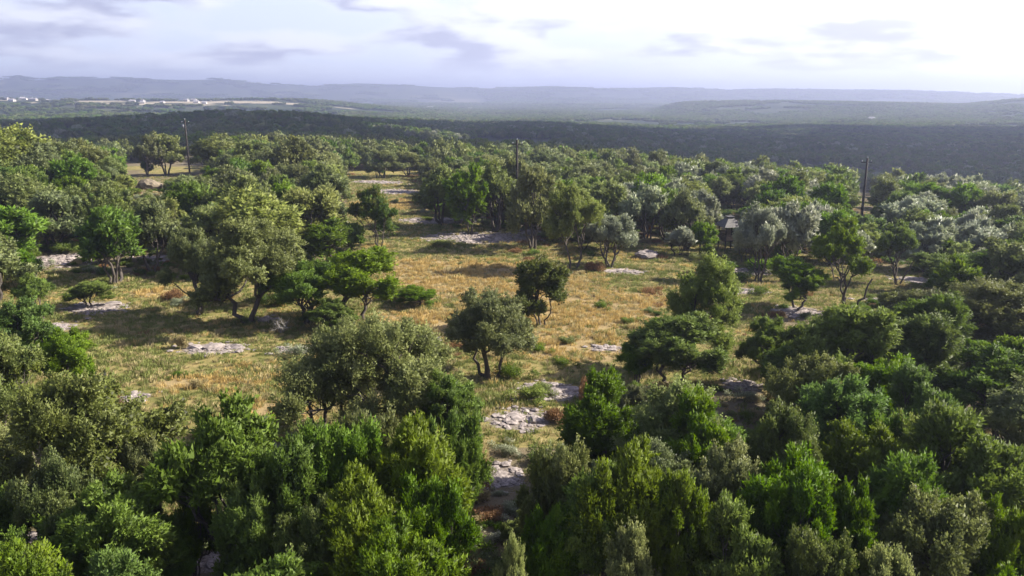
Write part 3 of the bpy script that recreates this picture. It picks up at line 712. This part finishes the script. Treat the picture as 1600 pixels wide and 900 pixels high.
# ------------------------------------------------------------------ scattered stuff (geometry nodes)
def scatter(name, pts, rz, sc, idx, meshes, label, cat, tilt=None):
    pc = bpy.data.collections.new(name + '_pieces')
    for i, me in enumerate(meshes):
        pc.objects.link(bpy.data.objects.new('piece_%02d' % i, me))
    me = bpy.data.meshes.new(name); n = len(pts)
    me.vertices.add(n); me.vertices.foreach_set('co', np.asarray(pts, np.float32).ravel())
    a = me.attributes.new('rz', 'FLOAT_VECTOR', 'POINT'); rv = np.zeros((n, 3), np.float32); rv[:, 2] = rz
    if tilt is not None: rv[:, 0] = tilt
    a.data.foreach_set('vector', rv.ravel())
    a = me.attributes.new('sc', 'FLOAT_VECTOR', 'POINT'); a.data.foreach_set('vector', np.asarray(sc, np.float32).ravel())
    a = me.attributes.new('idx', 'INT', 'POINT'); a.data.foreach_set('value', np.asarray(idx, np.int32))
    o = link(name, me)
    ng = bpy.data.node_groups.new(name, 'GeometryNodeTree')
    ng.interface.new_socket('Geometry', in_out='INPUT', socket_type='NodeSocketGeometry')
    ng.interface.new_socket('Geometry', in_out='OUTPUT', socket_type='NodeSocketGeometry')
    N = ng.nodes; gi = N.new('NodeGroupInput'); go = N.new('NodeGroupOutput')
    ci = N.new('GeometryNodeCollectionInfo'); ci.inputs['Collection'].default_value = pc
    ci.inputs['Separate Children'].default_value = True; ci.inputs['Reset Children'].default_value = True
    ip = N.new('GeometryNodeInstanceOnPoints'); ip.inputs['Pick Instance'].default_value = True
    def na(nm, t):
        q = N.new('GeometryNodeInputNamedAttribute'); q.data_type = t; q.inputs['Name'].default_value = nm; return q.outputs['Attribute']
    er = N.new('FunctionNodeEulerToRotation')
    lk = ng.links.new
    lk(gi.outputs[0], ip.inputs['Points']); lk(ci.outputs[0], ip.inputs['Instance']); lk(na('idx', 'INT'), ip.inputs['Instance Index'])
    lk(na('rz', 'FLOAT_VECTOR'), er.inputs[0]); lk(er.outputs[0], ip.inputs['Rotation']); lk(na('sc', 'FLOAT_VECTOR'), ip.inputs['Scale'])
    lk(ip.outputs[0], go.inputs[0])
    md = o.modifiers.new('scatter', 'NODES'); md.node_group = ng
    tag(o, label, cat, None, 'stuff')
    return o

# trees of the lit plateau past the individual ones, and the woods beyond
NPR = np.random.default_rng(5)
fm = [(k, i) for k in 'JOMS' for i in range(len(FARM[k]))]
fmesh = [FARM[k][i][0] for k, i in fm]
rows = []
for (d, x, y, h, w, k, px, py) in rest:
    j = RND.choice([n for n, q in enumerate(fm) if q[0] == k]); _, _, W, H = FARM[k][fm[j][1]]
    rows.append((x, y, w / W, h / H, j))
def wedge(n, d0, d1, half=.70):
    d = np.sqrt(NPR.uniform(d0 ** 2, d1 ** 2, n)); a = NPR.uniform(-half, half, n)
    return d * np.sin(a), d * np.cos(a), d
# 330 - 1000 m
x, y, d = wedge(20000, 320, 1000)
keep = (fbm(x / 70., y / 70., 31) > .36)
x, y, d = x[keep], y[keep], d[keep]
js = NPR.choice(len(fm), len(x), p=np.array([.17, .17, .16] + [.105] * 4 + [.02, .02] + [.02, .02]) / np.sum([.17, .17, .16] + [.105] * 4 + [.02, .02] + [.02, .02]))
for a, b, j in zip(x, y, js):
    k, i = fm[j]; h = NPR.uniform(3.0, 7.2); rows.append((a, b, h * NPR.uniform(.9, 1.3) / FARM[k][i][2], h / FARM[k][i][3], int(j)))
R_ = np.array(rows, float); zz = hgt(R_[:, 0], R_[:, 1])
scatter('woodland', np.stack([R_[:, 0], R_[:, 1], zz - .1], -1), NPR.uniform(0, 6.28, len(R_)), np.stack([R_[:, 2], R_[:, 2], R_[:, 3]], -1), R_[:, 4].astype(int), fmesh,
        'dense scrub woodland of oak and juniper covering the middle distance', 'woodland')
# 1000 - 3200 m: bigger clumps of canopy
def clump(seed, size, n):
    rng = np.random.default_rng(seed); Vs = []; Fs = []; T = []; NN = []; o = 0
    for i in range(n):
        k = 'J' if rng.random() < .5 else 'O'; me, _, W, H = VFAR[k][rng.integers(len(VFAR[k]))]
        nv = len(me.vertices); co = np.empty(nv * 3, np.float32); me.vertices.foreach_get('co', co); co = co.reshape(-1, 3)
        nl = 420 * 3
        co = co[:nl].copy(); s = rng.uniform(.75, 1.15); an = rng.uniform(0, 6.28)
        c, s_ = cos(an), sin(an); xy = co[:, :2] @ np.array([[c, s_], [-s_, c]])
        co[:, :2] = xy * s * 1.15 + rng.uniform(-size / 2, size / 2, 2); co[:, 2] *= s
        Vs.append(co); Fs.append(np.arange(nl).reshape(-1, 3) + o); o += nl
        T.append(np.full(nl, rng.uniform(0, 1)))
        cc = co - co.mean(0); NN.append(cc / (np.linalg.norm(cc, axis=1)[:, None] + 1e-6))
    return mesh_from('clump', np.concatenate(Vs), np.concatenate(Fs), M_LEAF['J' if seed % 2 else 'O'], False, dict(tone=np.concatenate(T), nrm=np.concatenate(NN)))
CL = [clump(900 + i, 20, 9) for i in range(5)]
x, y, d = wedge(34000, 950, 3300)
keep = (fbm(x / 160., y / 160., 33, 4) > .40)
for (a_, b_, w, h) in FIELDS[:2]: keep &= (((x - a_) / w) ** 2 + ((y - b_) / h) ** 2) > .9
uu = 800 + F * x / y
keep &= ~((uu < 480) & (d > 1450) & (d < 2500) & (NPR.uniform(0, 1, len(x)) < .85))
x, y, d = x[keep], y[keep], d[keep]
s = NPR.uniform(.8, 1.5, len(x))
scatter('distant_woods', np.stack([x, y, hgt(x, y) - .3], -1), NPR.uniform(0, 6.28, len(x)), np.stack([s, s, NPR.uniform(.7, 1.05, len(x))], -1), NPR.integers(0, 5, len(x)), CL,
        'far woods spread over the valley and low ridges', 'woods')
x, y, d = wedge(8000, 3200, 4900)
keep = (fbm(x / 300., y / 300., 35, 4) > .45)
x, y = x[keep], y[keep]; s = NPR.uniform(1.6, 3.2, len(x))
scatter('far_woods', np.stack([x, y, hgt(x, y) - .5], -1), NPR.uniform(0, 6.28, len(x)), np.stack([s, s, NPR.uniform(.9, 1.5, len(x))], -1), NPR.integers(0, 5, len(x)), CL,
        'hazy woods in front of the blue hills', 'woods')

# ------------------------------------------------------------------ grass
def tuft(seed, n, hh, m, spread=.16, wid=.012):
    rng = np.random.default_rng(seed)
    a = rng.uniform(0, 2 * pi, n); r = spread * np.sqrt(rng.uniform(0, 1, n)); b = np.stack([r * np.cos(a), r * np.sin(a), np.full(n, -.03)], -1)
    lean = rng.uniform(.1, .6, n) * hh; hz = hh * rng.uniform(.55, 1.1, n); a2 = a + rng.normal(size=n) * .6
    mid = b + np.stack([np.cos(a2) * lean * .35, np.sin(a2) * lean * .35, hz * .6], -1); tip = b + np.stack([np.cos(a2) * lean, np.sin(a2) * lean, hz], -1)
    s = np.stack([-np.sin(a2 + 1), np.cos(a2 + 1), np.zeros(n)], -1) * wid
    V = np.stack([b - s, b + s, mid + s, mid - s, tip], 1).reshape(-1, 3)
    k = np.arange(n)[:, None] * 5
    Fc = np.concatenate([k + [0, 1, 2], k + [0, 2, 3], k + [3, 2, 4]])
    return mesh_from('tuft', V, Fc, m)
TU = [tuft(1, 34, .42, M_GOLD, .26, .02), tuft(2, 30, .34, M_GOLD, .3, .02), tuft(3, 30, .36, M_STRAW, .26, .02), tuft(4, 26, .26, M_GREENG, .28, .022), tuft(5, 34, .34, M_GREENG, .3, .02), tuft(6, 30, .5, M_REDG, .22, .02)]
x, y, d = wedge(230000, 22, 185, .62)
px, py, dep = proj(x, y, hgt(x, y))
rm = mask(ROCKS, x, y); gm = mask(GOLDS, x, y); wm = woodm(x, y) & (mask(CLEAR, x, y) < .4)
dens = (.28 + 1.1 * np.clip(fbm(x / 2.2, y / 2.2, 51, 4) * 2 - .5, 0, 1)) * np.clip(1.1 - rm * 1.5, .02, 1) * np.where(wm, .25, 1)
keep = (NPR.uniform(0, 1, len(x)) < dens) & (px > -60) & (px < 1660)
x, y, rm, gm, wm = [q[keep] for q in (x, y, rm, gm, wm)]
n = len(x); u = NPR.uniform(0, 1, n); g_ = np.clip(gm + (fbm(x / 6., y / 6., 55) - .5) * 1.0, 0, 1)
idx = np.where(u < g_ * .95, NPR.integers(0, 3, n), np.where(u < .22 + .7 * g_, 2, NPR.integers(3, 5, n)))
red = (fbm(x / 4., y / 4., 57) > .80) & (NPR.uniform(0, 1, n) < .7); idx = np.where(red, 5, idx)
sc_ = NPR.uniform(.5, 1.0, n) * (.55 + .9 * vnoise(x / 1.3, y / 1.3, 61)) * np.where(wm, .8, 1)
scatter('grass', np.stack([x, y, hgt(x, y)], -1), NPR.uniform(0, 6.28, n), np.stack([sc_, sc_, sc_ * NPR.uniform(.7, 1.15, n)], -1), idx, TU,
        'dry golden and green grass tufts over the meadow', 'grass')

# ------------------------------------------------------------------ rocks
def rock_mesh(seed, flat, m, sub=2):
    rng = np.random.default_rng(seed)
    bpy_me = bpy.data.meshes.new('rock')
    import bmesh
    bm = bmesh.new(); bmesh.ops.create_icosphere(bm, subdivisions=sub, radius=1)
    dirs = rng.normal(size=(7, 3)); dirs /= np.linalg.norm(dirs, axis=1)[:, None]; cut = rng.uniform(.55, .9, 7)
    for v in bm.verts:
        p = np.array(v.co)
        for dd, c in zip(dirs, cut):
            t = p @ dd
            if t > c: p = p - dd * (t - c) * .9
        p = p * (1 + .08 * rng.normal()); v.co = (p[0], p[1], max(p[2], -.6) * flat)
    bm.to_mesh(bpy_me); bm.free(); bpy_me.materials.append(m); return bpy_me
RK = [rock_mesh(60 + i, f, M_ROCK, 1) for i, f in enumerate((.35, .5, .3, .6, .4))]
RS = [rock_mesh(80 + i, f, M_ROCK, 2) for i, f in enumerate((.30, .36, .26, .42))]
P_ = []
for (a, b, w, h) in ROCKS:
    n = int(min(800, 14 * w * h * 3.1)); q = NPR.normal(size=(n, 2)) * .5
    P_.append(np.stack([a + q[:, 0] * w, b + q[:, 1] * h], -1))
P_ = np.concatenate(P_); n = len(P_); s = NPR.uniform(.05, .26, n) * NPR.uniform(.5, 1.3, n)
scatter('limestone_rubble', np.stack([P_[:, 0], P_[:, 1], hgt(P_[:, 0], P_[:, 1]) + s * .1], -1), NPR.uniform(0, 6.28, n), np.stack([s * 1.3, s, s], -1), NPR.integers(0, 5, n), RK,
        'loose pale limestone rubble on the bare patches', 'rubble')
PN = ['bare patch right of centre', 'central pale ledge', 'small bottom centre gap', 'small patch at right', 'pale patch by the small forked tree', 'shaded patch under the large oak', 'blue shaded patch at left',
      'patch left of the broad airy elm', 'patch above the broad airy elm', 'foot of the small forked tree', 'thin streak in the golden meadow', 'shady grove floor', 'left side of the grove floor', 'right side of the grove floor',
      'patch before the pale boulder', 'far left clearing floor', 'gap left of the right edge trees', 'foot of the squat dark juniper', 'shaded right meadow edge', 'gap at lower left', 'bottom left corner gap', 'corridor head']
SZ = ['large', 'broad', 'long', 'middling', 'small', 'smallest']
for pi_, (a, b, w, h) in enumerate(ROCKS[:22]):
    m_ = 5 if pi_ in (0, 1, 3, 4, 7) else 3
    for j in range(m_):
        s = (min(w * .28, .8)) * (1 - j * .13)
        th = RND.uniform(0, 2 * pi); rr = RND.uniform(.1, .75)
        x, y = a + cos(th) * rr * w, b + sin(th) * rr * h
        o = link('limestone_slab', RS[RND.randrange(4)])
        o.location = (x, y, hg1(x, y) + .02); o.rotation_euler = (RND.uniform(-.06, .06), RND.uniform(-.06, .06), RND.uniform(0, 6.28)); o.scale = (s * 1.25, s, s)
        tag(o, '%s flat pale limestone slab on the %s' % (SZ[j], PN[pi_]), 'rock slab', 'limestone slabs on bare ground')
def boulder(px, py, wpx, hpx, m, lab, seed):
    x, y, z = hit(px, py); dep = proj(x, y, z)[2]; w = wpx / F * dep / 2; h = hpx / F * dep
    me = rock_mesh(seed, 1.0, m, 3); o = link('boulder', me); o.location = (x, y, z + h * .35); o.scale = (w * 1.1, w * .9, h * .72)
    o.rotation_euler = (0, 0, .4); tag(o, lab, 'boulder')
boulder(234, 297, 34, 17, M_ROCKTAN, 'rounded tan boulder below the far left clearing', 91)
boulder(1010, 404, 34, 13, M_ROCK, 'pale overhanging boulder under the silvery trees at centre right', 92)
boulder(907, 668, 16, 9, M_ROCK, 'small grey boulder at the right end of the central ledge', 93)

# ------------------------------------------------------------------ low shrubs
def shrub_mesh(seed, m, n=2600, up=.6, ls=1.0):
    rng = np.random.default_rng(seed); nc = 12
    C = rng.normal(size=(nc, 3)) * (.33, .33, .1) + (0, 0, .42); idx = rng.integers(0, nc, n)
    q = rng.normal(size=(n, 3)); q /= np.linalg.norm(q, axis=1)[:, None]
    pos = C[idx] + q * .3 * (rng.uniform(0, 1, n) ** .5)[:, None]; pos[:, 2] = np.abs(pos[:, 2])
    ax = q + (0, 0, up) + rng.normal(size=(n, 3)) * .5; ax /= np.linalg.norm(ax, axis=1)[:, None]
    sd = np.cross(ax, rng.normal(size=(n, 3))); sd /= np.linalg.norm(sd, axis=1)[:, None]
    V = np.stack([pos - sd * .022 * ls, pos + sd * .022 * ls, pos + ax * .10 * ls], 1).reshape(-1, 3)
    return mesh_from('shrub', V, np.arange(3 * n).reshape(-1, 3), m, False, dict(tone=np.repeat(rng.uniform(0, 1, n), 3), nrm=np.repeat(q, 3, 0)))
SHR = {'green': [shrub_mesh(1, M_LEAF['J']), shrub_mesh(2, M_LEAF['M'])], 'pale': [shrub_mesh(3, M_LEAF['S'], 2000), shrub_mesh(4, M_LEAF['M'])],
       'russet': [shrub_mesh(5, M_REDG, 1700, 1.2, 1.4)], 'straw': [shrub_mesh(6, M_STRAW, 1700, 1.6, 1.6)]}
SHRUBS = [('russet', 916, 628, 34, 46, 'tall reddish brown grass clump beside the right pale ledge'), ('russet', 872, 660, 44, 26, 'reddish brown clump on the central ledge'),
    ('green', 1190, 425, 70, 24, 'yellow green shrub at the right meadow edge'), ('green', 1150, 440, 44, 20, 'small green shrub below the hunting blind'), ('green', 436, 478, 46, 26, 'yellow green shrub beside the large forked oak'),
    ('russet', 930, 424, 34, 18, 'rusty brown shrub under the central grove'), ('straw', 280, 545, 22, 24, 'pale straw clump in the shaded left meadow'), ('straw', 310, 605, 22, 16, 'pale straw clump below the shaded left patch'),
    ('russet', 340, 470, 46, 26, 'brown dry shrub behind the forked oak trunk'), ('russet', 270, 470, 30, 22, 'pinkish brown dry shrub left of the forked oak'), ('green', 835, 625, 60, 26, 'olive shrub on the left side of the central ledge'),
    ('green', 800, 590, 50, 24, 'yellow green shrub below the round lone oak'), ('russet', 745, 742, 40, 36, 'rusty shrub left of the bottom centre rock'), ('pale', 532, 720, 20, 26, 'pale grassy tuft among the lower left junipers'),
    ('russet', 1062, 850, 44, 60, 'dead rusty bush between junipers at the bottom'), ('green', 690, 385, 50, 12, 'low green shrub in the grove shade'), ('green', 110, 395, 60, 22, 'olive shrub in the far left clearing'),
    ('pale', 60, 425, 30, 24, 'bare grey twiggy shrub left of the small forked tree'), ('green', 1110, 410, 40, 18, 'dull green shrub right of the pale boulder'), ('straw', 1460, 430, 30, 16, 'straw coloured shrub below the silver pair'),
    ('green', 620, 470, 60, 26, 'dark low shrub at the right skirt of the rounded juniper'), ('russet', 805, 395, 20, 10, 'small brown tuft at the upper meadow'), ('pale', 465, 560, 40, 26, 'grey thin shrub left of the broad airy elm'),
    ('green', 1340, 520, 60, 24, 'olive shrub behind the big lit juniper'), ('straw', 1220, 610, 34, 22, 'straw clump below the round green juniper'), ('green', 1185, 460, 34, 16, 'green shrub in the shaded right meadow'),
    ('green', 212, 303, 30, 12, 'green scrub at the left foot of the rounded tan boulder'), ('green', 256, 302, 24, 10, 'small scrub at the right foot of the rounded tan boulder'), ('russet', 160, 640, 60, 26, 'brown dry shrub behind the broad lower left oak'), ('green', 350, 790, 60, 34, 'speckled shrub behind the bare trunks at lower left')]
for (c, px, py, wpx, hpx, lab) in SHRUBS:
    x, y, z = hit(px, py); dep = proj(x, y, z)[2]; w = wpx / F * dep; h = hpx / F * dep
    me = RND.choice(SHR[c]); o = link('shrub', me); o.location = (x, y, z - .03); o.scale = (w / 1.5, w / 1.5, h / .95); o.rotation_euler = (0, 0, RND.uniform(0, 6))
    tag(o, lab, 'shrub', 'low shrubs')
DEADM = plain('weathered_wood', (0.16, 0.15, 0.14), (0.34, 0.32, 0.30), 5, .9)
DT = build_tree('R', 990, 300, 1.0)[1]; DT.materials.clear(); DT.materials.append(DEADM)
for (px, py, wpx, hpx, lab) in ((55, 438, 52, 34, 'bare grey fallen brush left of the small forked tree'), (1066, 880, 70, 120, 'leafless grey dead tree between junipers at the bottom'), (533, 770, 34, 60, 'bleached bare snag poking out of the lower left junipers'),
                                (905, 880, 80, 90, 'bare twiggy dead tree at the bottom edge, centre right'), (440, 520, 44, 26, 'bare twigs on the pale ground under the rounded juniper')):
    x, y, z = hit(px, py); dep = proj(x, y, z)[2]; o = link('dead_tree', DT); o.location = (x, y, z); w = wpx / F * dep; o.scale = (w / 4.2, w / 4.2, hpx / F * dep / 5.2)
    o.rotation_euler = (0, 0, px); tag(o, lab, 'dead tree')
# undergrowth that nobody could count below the trees
x, y, d = wedge(5200, 20, 140, .62); px, py, dep = proj(x, y, hgt(x, y)); wm = woodm(x, y)
keep = wm & (mask(ROCKS, x, y) < .5) | (NPR.uniform(0, 1, len(x)) < .035)
x, y = x[keep], y[keep]; n = len(x); s = NPR.uniform(.3, 1.0, n)
US_ = [SHR['green'][0], SHR['green'][1], SHR['pale'][0], SHR['russet'][0], SHR['straw'][0]]
scatter('undergrowth', np.stack([x, y, hgt(x, y) - .04], -1), NPR.uniform(0, 6.28, n), np.stack([s * 1.2, s * 1.2, s * .8], -1), NPR.choice(5, n, p=[.36, .22, .12, .12, .18]), US_, 'low brush and dry weeds between the trees', 'undergrowth')

# ------------------------------------------------------------------ poles, blind, houses
import bmesh
def bm_obj(name, fn, m, parent=None, smooth=False):
    bm = bmesh.new(); fn(bm); me = bpy.data.meshes.new(name); bm.to_mesh(me); bm.free(); me.materials.append(m)
    if smooth:
        for p in me.polygons: p.use_smooth = True
    return link(name, me, parent)
def cone(bm, p0, p1, r0, r1, n=10):
    from mathutils import Vector, Matrix
    p0, p1 = Vector(p0), Vector(p1); dlt = p1 - p0
    q = dlt.to_track_quat('Z', 'Y').to_matrix().to_4x4()
    bmesh.ops.create_cone(bm, cap_ends=True, segments=n, radius1=r0, radius2=r1, depth=dlt.length, matrix=Matrix.Translation((p0 + p1) / 2) @ q)
def box(bm, c, s):
    from mathutils import Matrix
    bmesh.ops.create_cube(bm, size=1, matrix=Matrix.Translation(c) @ Matrix.Diagonal((*s, 1)))
def pole(x, y, h, leanx, lab, can, armrot):
    z = hg1(x, y); o = link('utility_pole', None); o.location = (x, y, z); o.rotation_euler = (0, leanx, armrot)
    tag(o, lab, 'utility pole', 'utility poles')
    bm_obj('pole', lambda b: cone(b, (0, 0, -.6), (0, 0, h), .20, .14, 12), M_POLE, o, True)
    bm_obj('crossarm', lambda b: box(b, (0, .17, h - .55), (1.5, .10, .12)), M_POLE, o)
    for s in (-.65, .65):
        def ins(b, s=s):
            cone(b, (s, .17, h - .49), (s, .17, h - .40), .05, .05, 8); cone(b, (s, .17, h - .40), (s, .17, h - .28), .09, .04, 8)
        bm_obj('insulator', ins, M_CERAM, o, True)
    bm_obj('insulator', lambda b: (cone(b, (0, 0, h), (0, 0, h + .08), .05, .05, 8), cone(b, (0, 0, h + .08), (0, 0, h + .22), .09, .04, 8)), M_CERAM, o, True)
    if can:
        t = bm_obj('transformer', lambda b: (cone(b, (-.42, 0, h - 1.75), (-.42, 0, h - .95), .24, .24, 14), cone(b, (-.42, 0, h - .95), (-.42, 0, h - .86), .24, .10, 14)), M_METAL, o, True)
        bm_obj('bracket', lambda b: box(b, (-.16, 0, h - 1.3), (.12, .08, .1)), M_METAL, t)
x, y, z = hit(297, 276); pole(x, y, 11.6, 0, 'tall dark pole with transformer in the left clearing', True, .1)
x, y, z = hit(808, 219, 10.6); pole(x, y, 10.6, 0, 'distant dark pole above the central grove', False, -.2)
x, y, z = hit(1345, 350); pole(x, y, 9.2, 0, 'dark pole behind the silvery trees at right', False, .05)

def blind():
    x, y, z = hit(1137, 392); o = link('hunting_blind', None); o.location = (x, y, z); o.rotation_euler = (0, 0, .25)
    tag(o, 'small roofed hunting blind on dark posts half hidden by silvery trees', 'hunting blind')
    H0, w = 1.3, .8
    for sx in (-1, 1):
        for sy in (-1, 1):
            bm_obj('post', lambda b: cone(b, (sx * w, sy * w, -.3), (sx * w, sy * w, 3.0), .075, .065, 8), M_DKWOOD, o)
    bm_obj('floor', lambda b: box(b, (0, 0, H0), (1.85, 1.85, .08)), M_DKWOOD, o)
    for k in range(5): bm_obj('wall_board', lambda b: box(b, (0, w + .02, H0 + .14 + k * .2), (1.5, .03, .18)), M_BOARD, o)
    for k in range(3): bm_obj('wall_board', lambda b: box(b, (0, -w - .02, H0 + .14 + k * .2), (1.5, .03, .18)), M_BOARD, o)
    for sx in (-1, 1):
        for k in range(4): bm_obj('wall_board', lambda b: box(b, (sx * (w + .02), 0, H0 + .14 + k * .2), (.03, 1.46, .18)), M_DKWOOD, o)
    def rf(b):
        n = [b.verts.new(p) for p in ((-1.25, -1.25, 2.9), (1.25, -1.25, 2.9), (1.25, 1.25, 2.9), (-1.25, 1.25, 2.9), (-.4, -.4, 3.75), (.4, -.4, 3.75), (.4, .4, 3.75), (-.4, .4, 3.75))]
        for f in ((0, 1, 5, 4), (1, 2, 6, 5), (2, 3, 7, 6), (3, 0, 4, 7), (4, 5, 6, 7), (3, 2, 1, 0)): b.faces.new([n[i] for i in f])
    r = bm_obj('roof', rf, M_TIN, o)
    bm_obj('roof_cap', lambda b: (box(b, (0, 0, 3.84), (.6, .6, .18)), box(b, (0, 0, 3.96), (.85, .85, .06))), M_TIN, r)
blind()

def house_meshes():
    b = bmesh.new(); box(b, (0, 0, 1.5), (12, 8, 3.4)); w = bpy.data.meshes.new('wall'); b.to_mesh(w); b.free(); w.materials.append(M_WALL)
    b = bmesh.new(); n = [b.verts.new(p) for p in ((-6.6, -4.6, 3.2), (6.6, -4.6, 3.2), (6.6, 4.6, 3.2), (-6.6, 4.6, 3.2), (-4.2, 0, 5.6), (4.2, 0, 5.6))]
    for f in ((0, 1, 5, 4), (1, 2, 5), (2, 3, 4, 5), (3, 0, 4), (3, 2, 1, 0)): b.faces.new([n[i] for i in f])
    r = bpy.data.meshes.new('roof'); b.to_mesh(r); b.free(); r.materials.append(M_ROOF)
    return w, r
HW, HR = house_meshes()
M_WALL2 = 0
def house(px, d, lab, grp, s=1.0):
    t = (px - 800) / F; y = d; x = t * y * CP
    z = hg1(x, y); o = link('house', None); o.location = (x, y, z - .1); o.rotation_euler = (0, 0, RND.uniform(-.6, .6)); o.scale = (s * RND.uniform(.8, 1.4), s, s * RND.uniform(.9, 1.3))
    link('wall', HW, o); link('roof', HR, o); tag(o, lab, 'house', grp)
hs = sorted(RND.uniform(-30, 1) if RND.random() < .1 else RND.uniform(0, 430) for _ in range(60))
for i, px in enumerate(hs):
    house(px, RND.uniform(1600, 2500), '%s pale house from the left in the far town at left' % ordinal(i), 'houses of the far left town', .85)
for px, d, lab in ((364, 2500, 'white building beyond the pale field, right of the far town'), (446, 2300, 'small white house past the end of the pale field'), (431, 2350, 'white house beside the one past the pale field'), (602, 5200, 'tiny white house on the hazy plain left of centre'),
                   (672, 2600, 'white farmhouse in the hazy valley left of centre'), (735, 2700, 'second white farmhouse in the hazy valley'), (818, 1250, 'white hut at the edge of the dark woods, centre'),
                   (1105, 700, 'lone pale hut in the dark valley woods'), (1457, 2480, 'white house on the crest of the right hill'), (1366, 1750, 'pale house in the valley below the right hill'), (1362, 800, 'small pale hut in the dark woods at right'), (1010, 4600, 'pale building on the plain left of the right hill')):
    house(px, d, lab, 'scattered valley houses', 1.3 if d > 1500 else .55)

# ------------------------------------------------------------------ cloud overhead that shades the valley (broken sky as in view)
def cloud_bank(poly, alt, name, seed, rad=(45, 105), step=80):
    rng = np.random.default_rng(seed)
    off = SUNDIR[:2] / SUNDIR[2]
    b = bmesh.new(); bmesh.ops.create_icosphere(b, subdivisions=2, radius=1); me0 = bpy.data.meshes.new('t'); b.to_mesh(me0); b.free()
    nv = len(me0.vertices); co = np.empty(nv * 3); me0.vertices.foreach_get('co', co); co = co.reshape(-1, 3); fc = np.array([p.vertices[:] for p in me0.polygons])
    xs = [p[0] for p in poly]; ys = [p[1] for p in poly]; V = []; Fs = []; o = 0
    for gx in np.arange(min(xs), max(xs), step):
        for gy in np.arange(min(ys), max(ys), step):
            p = np.array([gx, gy]) + rng.uniform(-.4, .4, 2) * step
            if not inpoly(p[:1], p[1:], poly)[0]: continue
            if rng.random() < .16: continue
            r = rng.uniform(*rad); zc = alt + rng.uniform(-10, 15)
            c = np.array([p[0] + off[0] * zc, p[1] + off[1] * zc, zc])
            v = co * (r, r, r * .42); v = v * (1 + .1 * rng.normal(size=(nv, 1))); v[:, 2] = np.maximum(v[:, 2], -r * .12)
            V.append(v + c); Fs.append(fc + o); o += nv
    me = mesh_from(name, np.concatenate(V), np.concatenate(Fs), M_CLOUD, True)
    ob = link(name, me); tag(ob, kind='structure'); return ob
cloud_bank([(-560, 420), (-200, 330), (60, 300), (180, 250), (420, 260), (900, 420), (1250, 750), (1250, 1250), (500, 1350), (200, 1100), (-120, 980), (-420, 900), (-700, 800)], 620, 'cloud', 3)

# ------------------------------------------------------------------ haze
def haze():
    b = bmesh.new(); box(b, (0, 0, 4), (25000, 25000, 206)); me = bpy.data.meshes.new('haze'); b.to_mesh(me); b.free()
    m, g = mat('haze_air')
    v = g.n('ShaderNodeVolumePrincipled', {'Color': (0.66, 0.73, 1.0, 1), 'Density': HAZE, 'Anisotropy': 0.5})
    g.n('ShaderNodeOutputMaterial', {1: v.outputs[0]})
    me.materials.append(m); o = link('haze', me); tag(o, kind='stuff')
HAZE = 0.00032
haze()
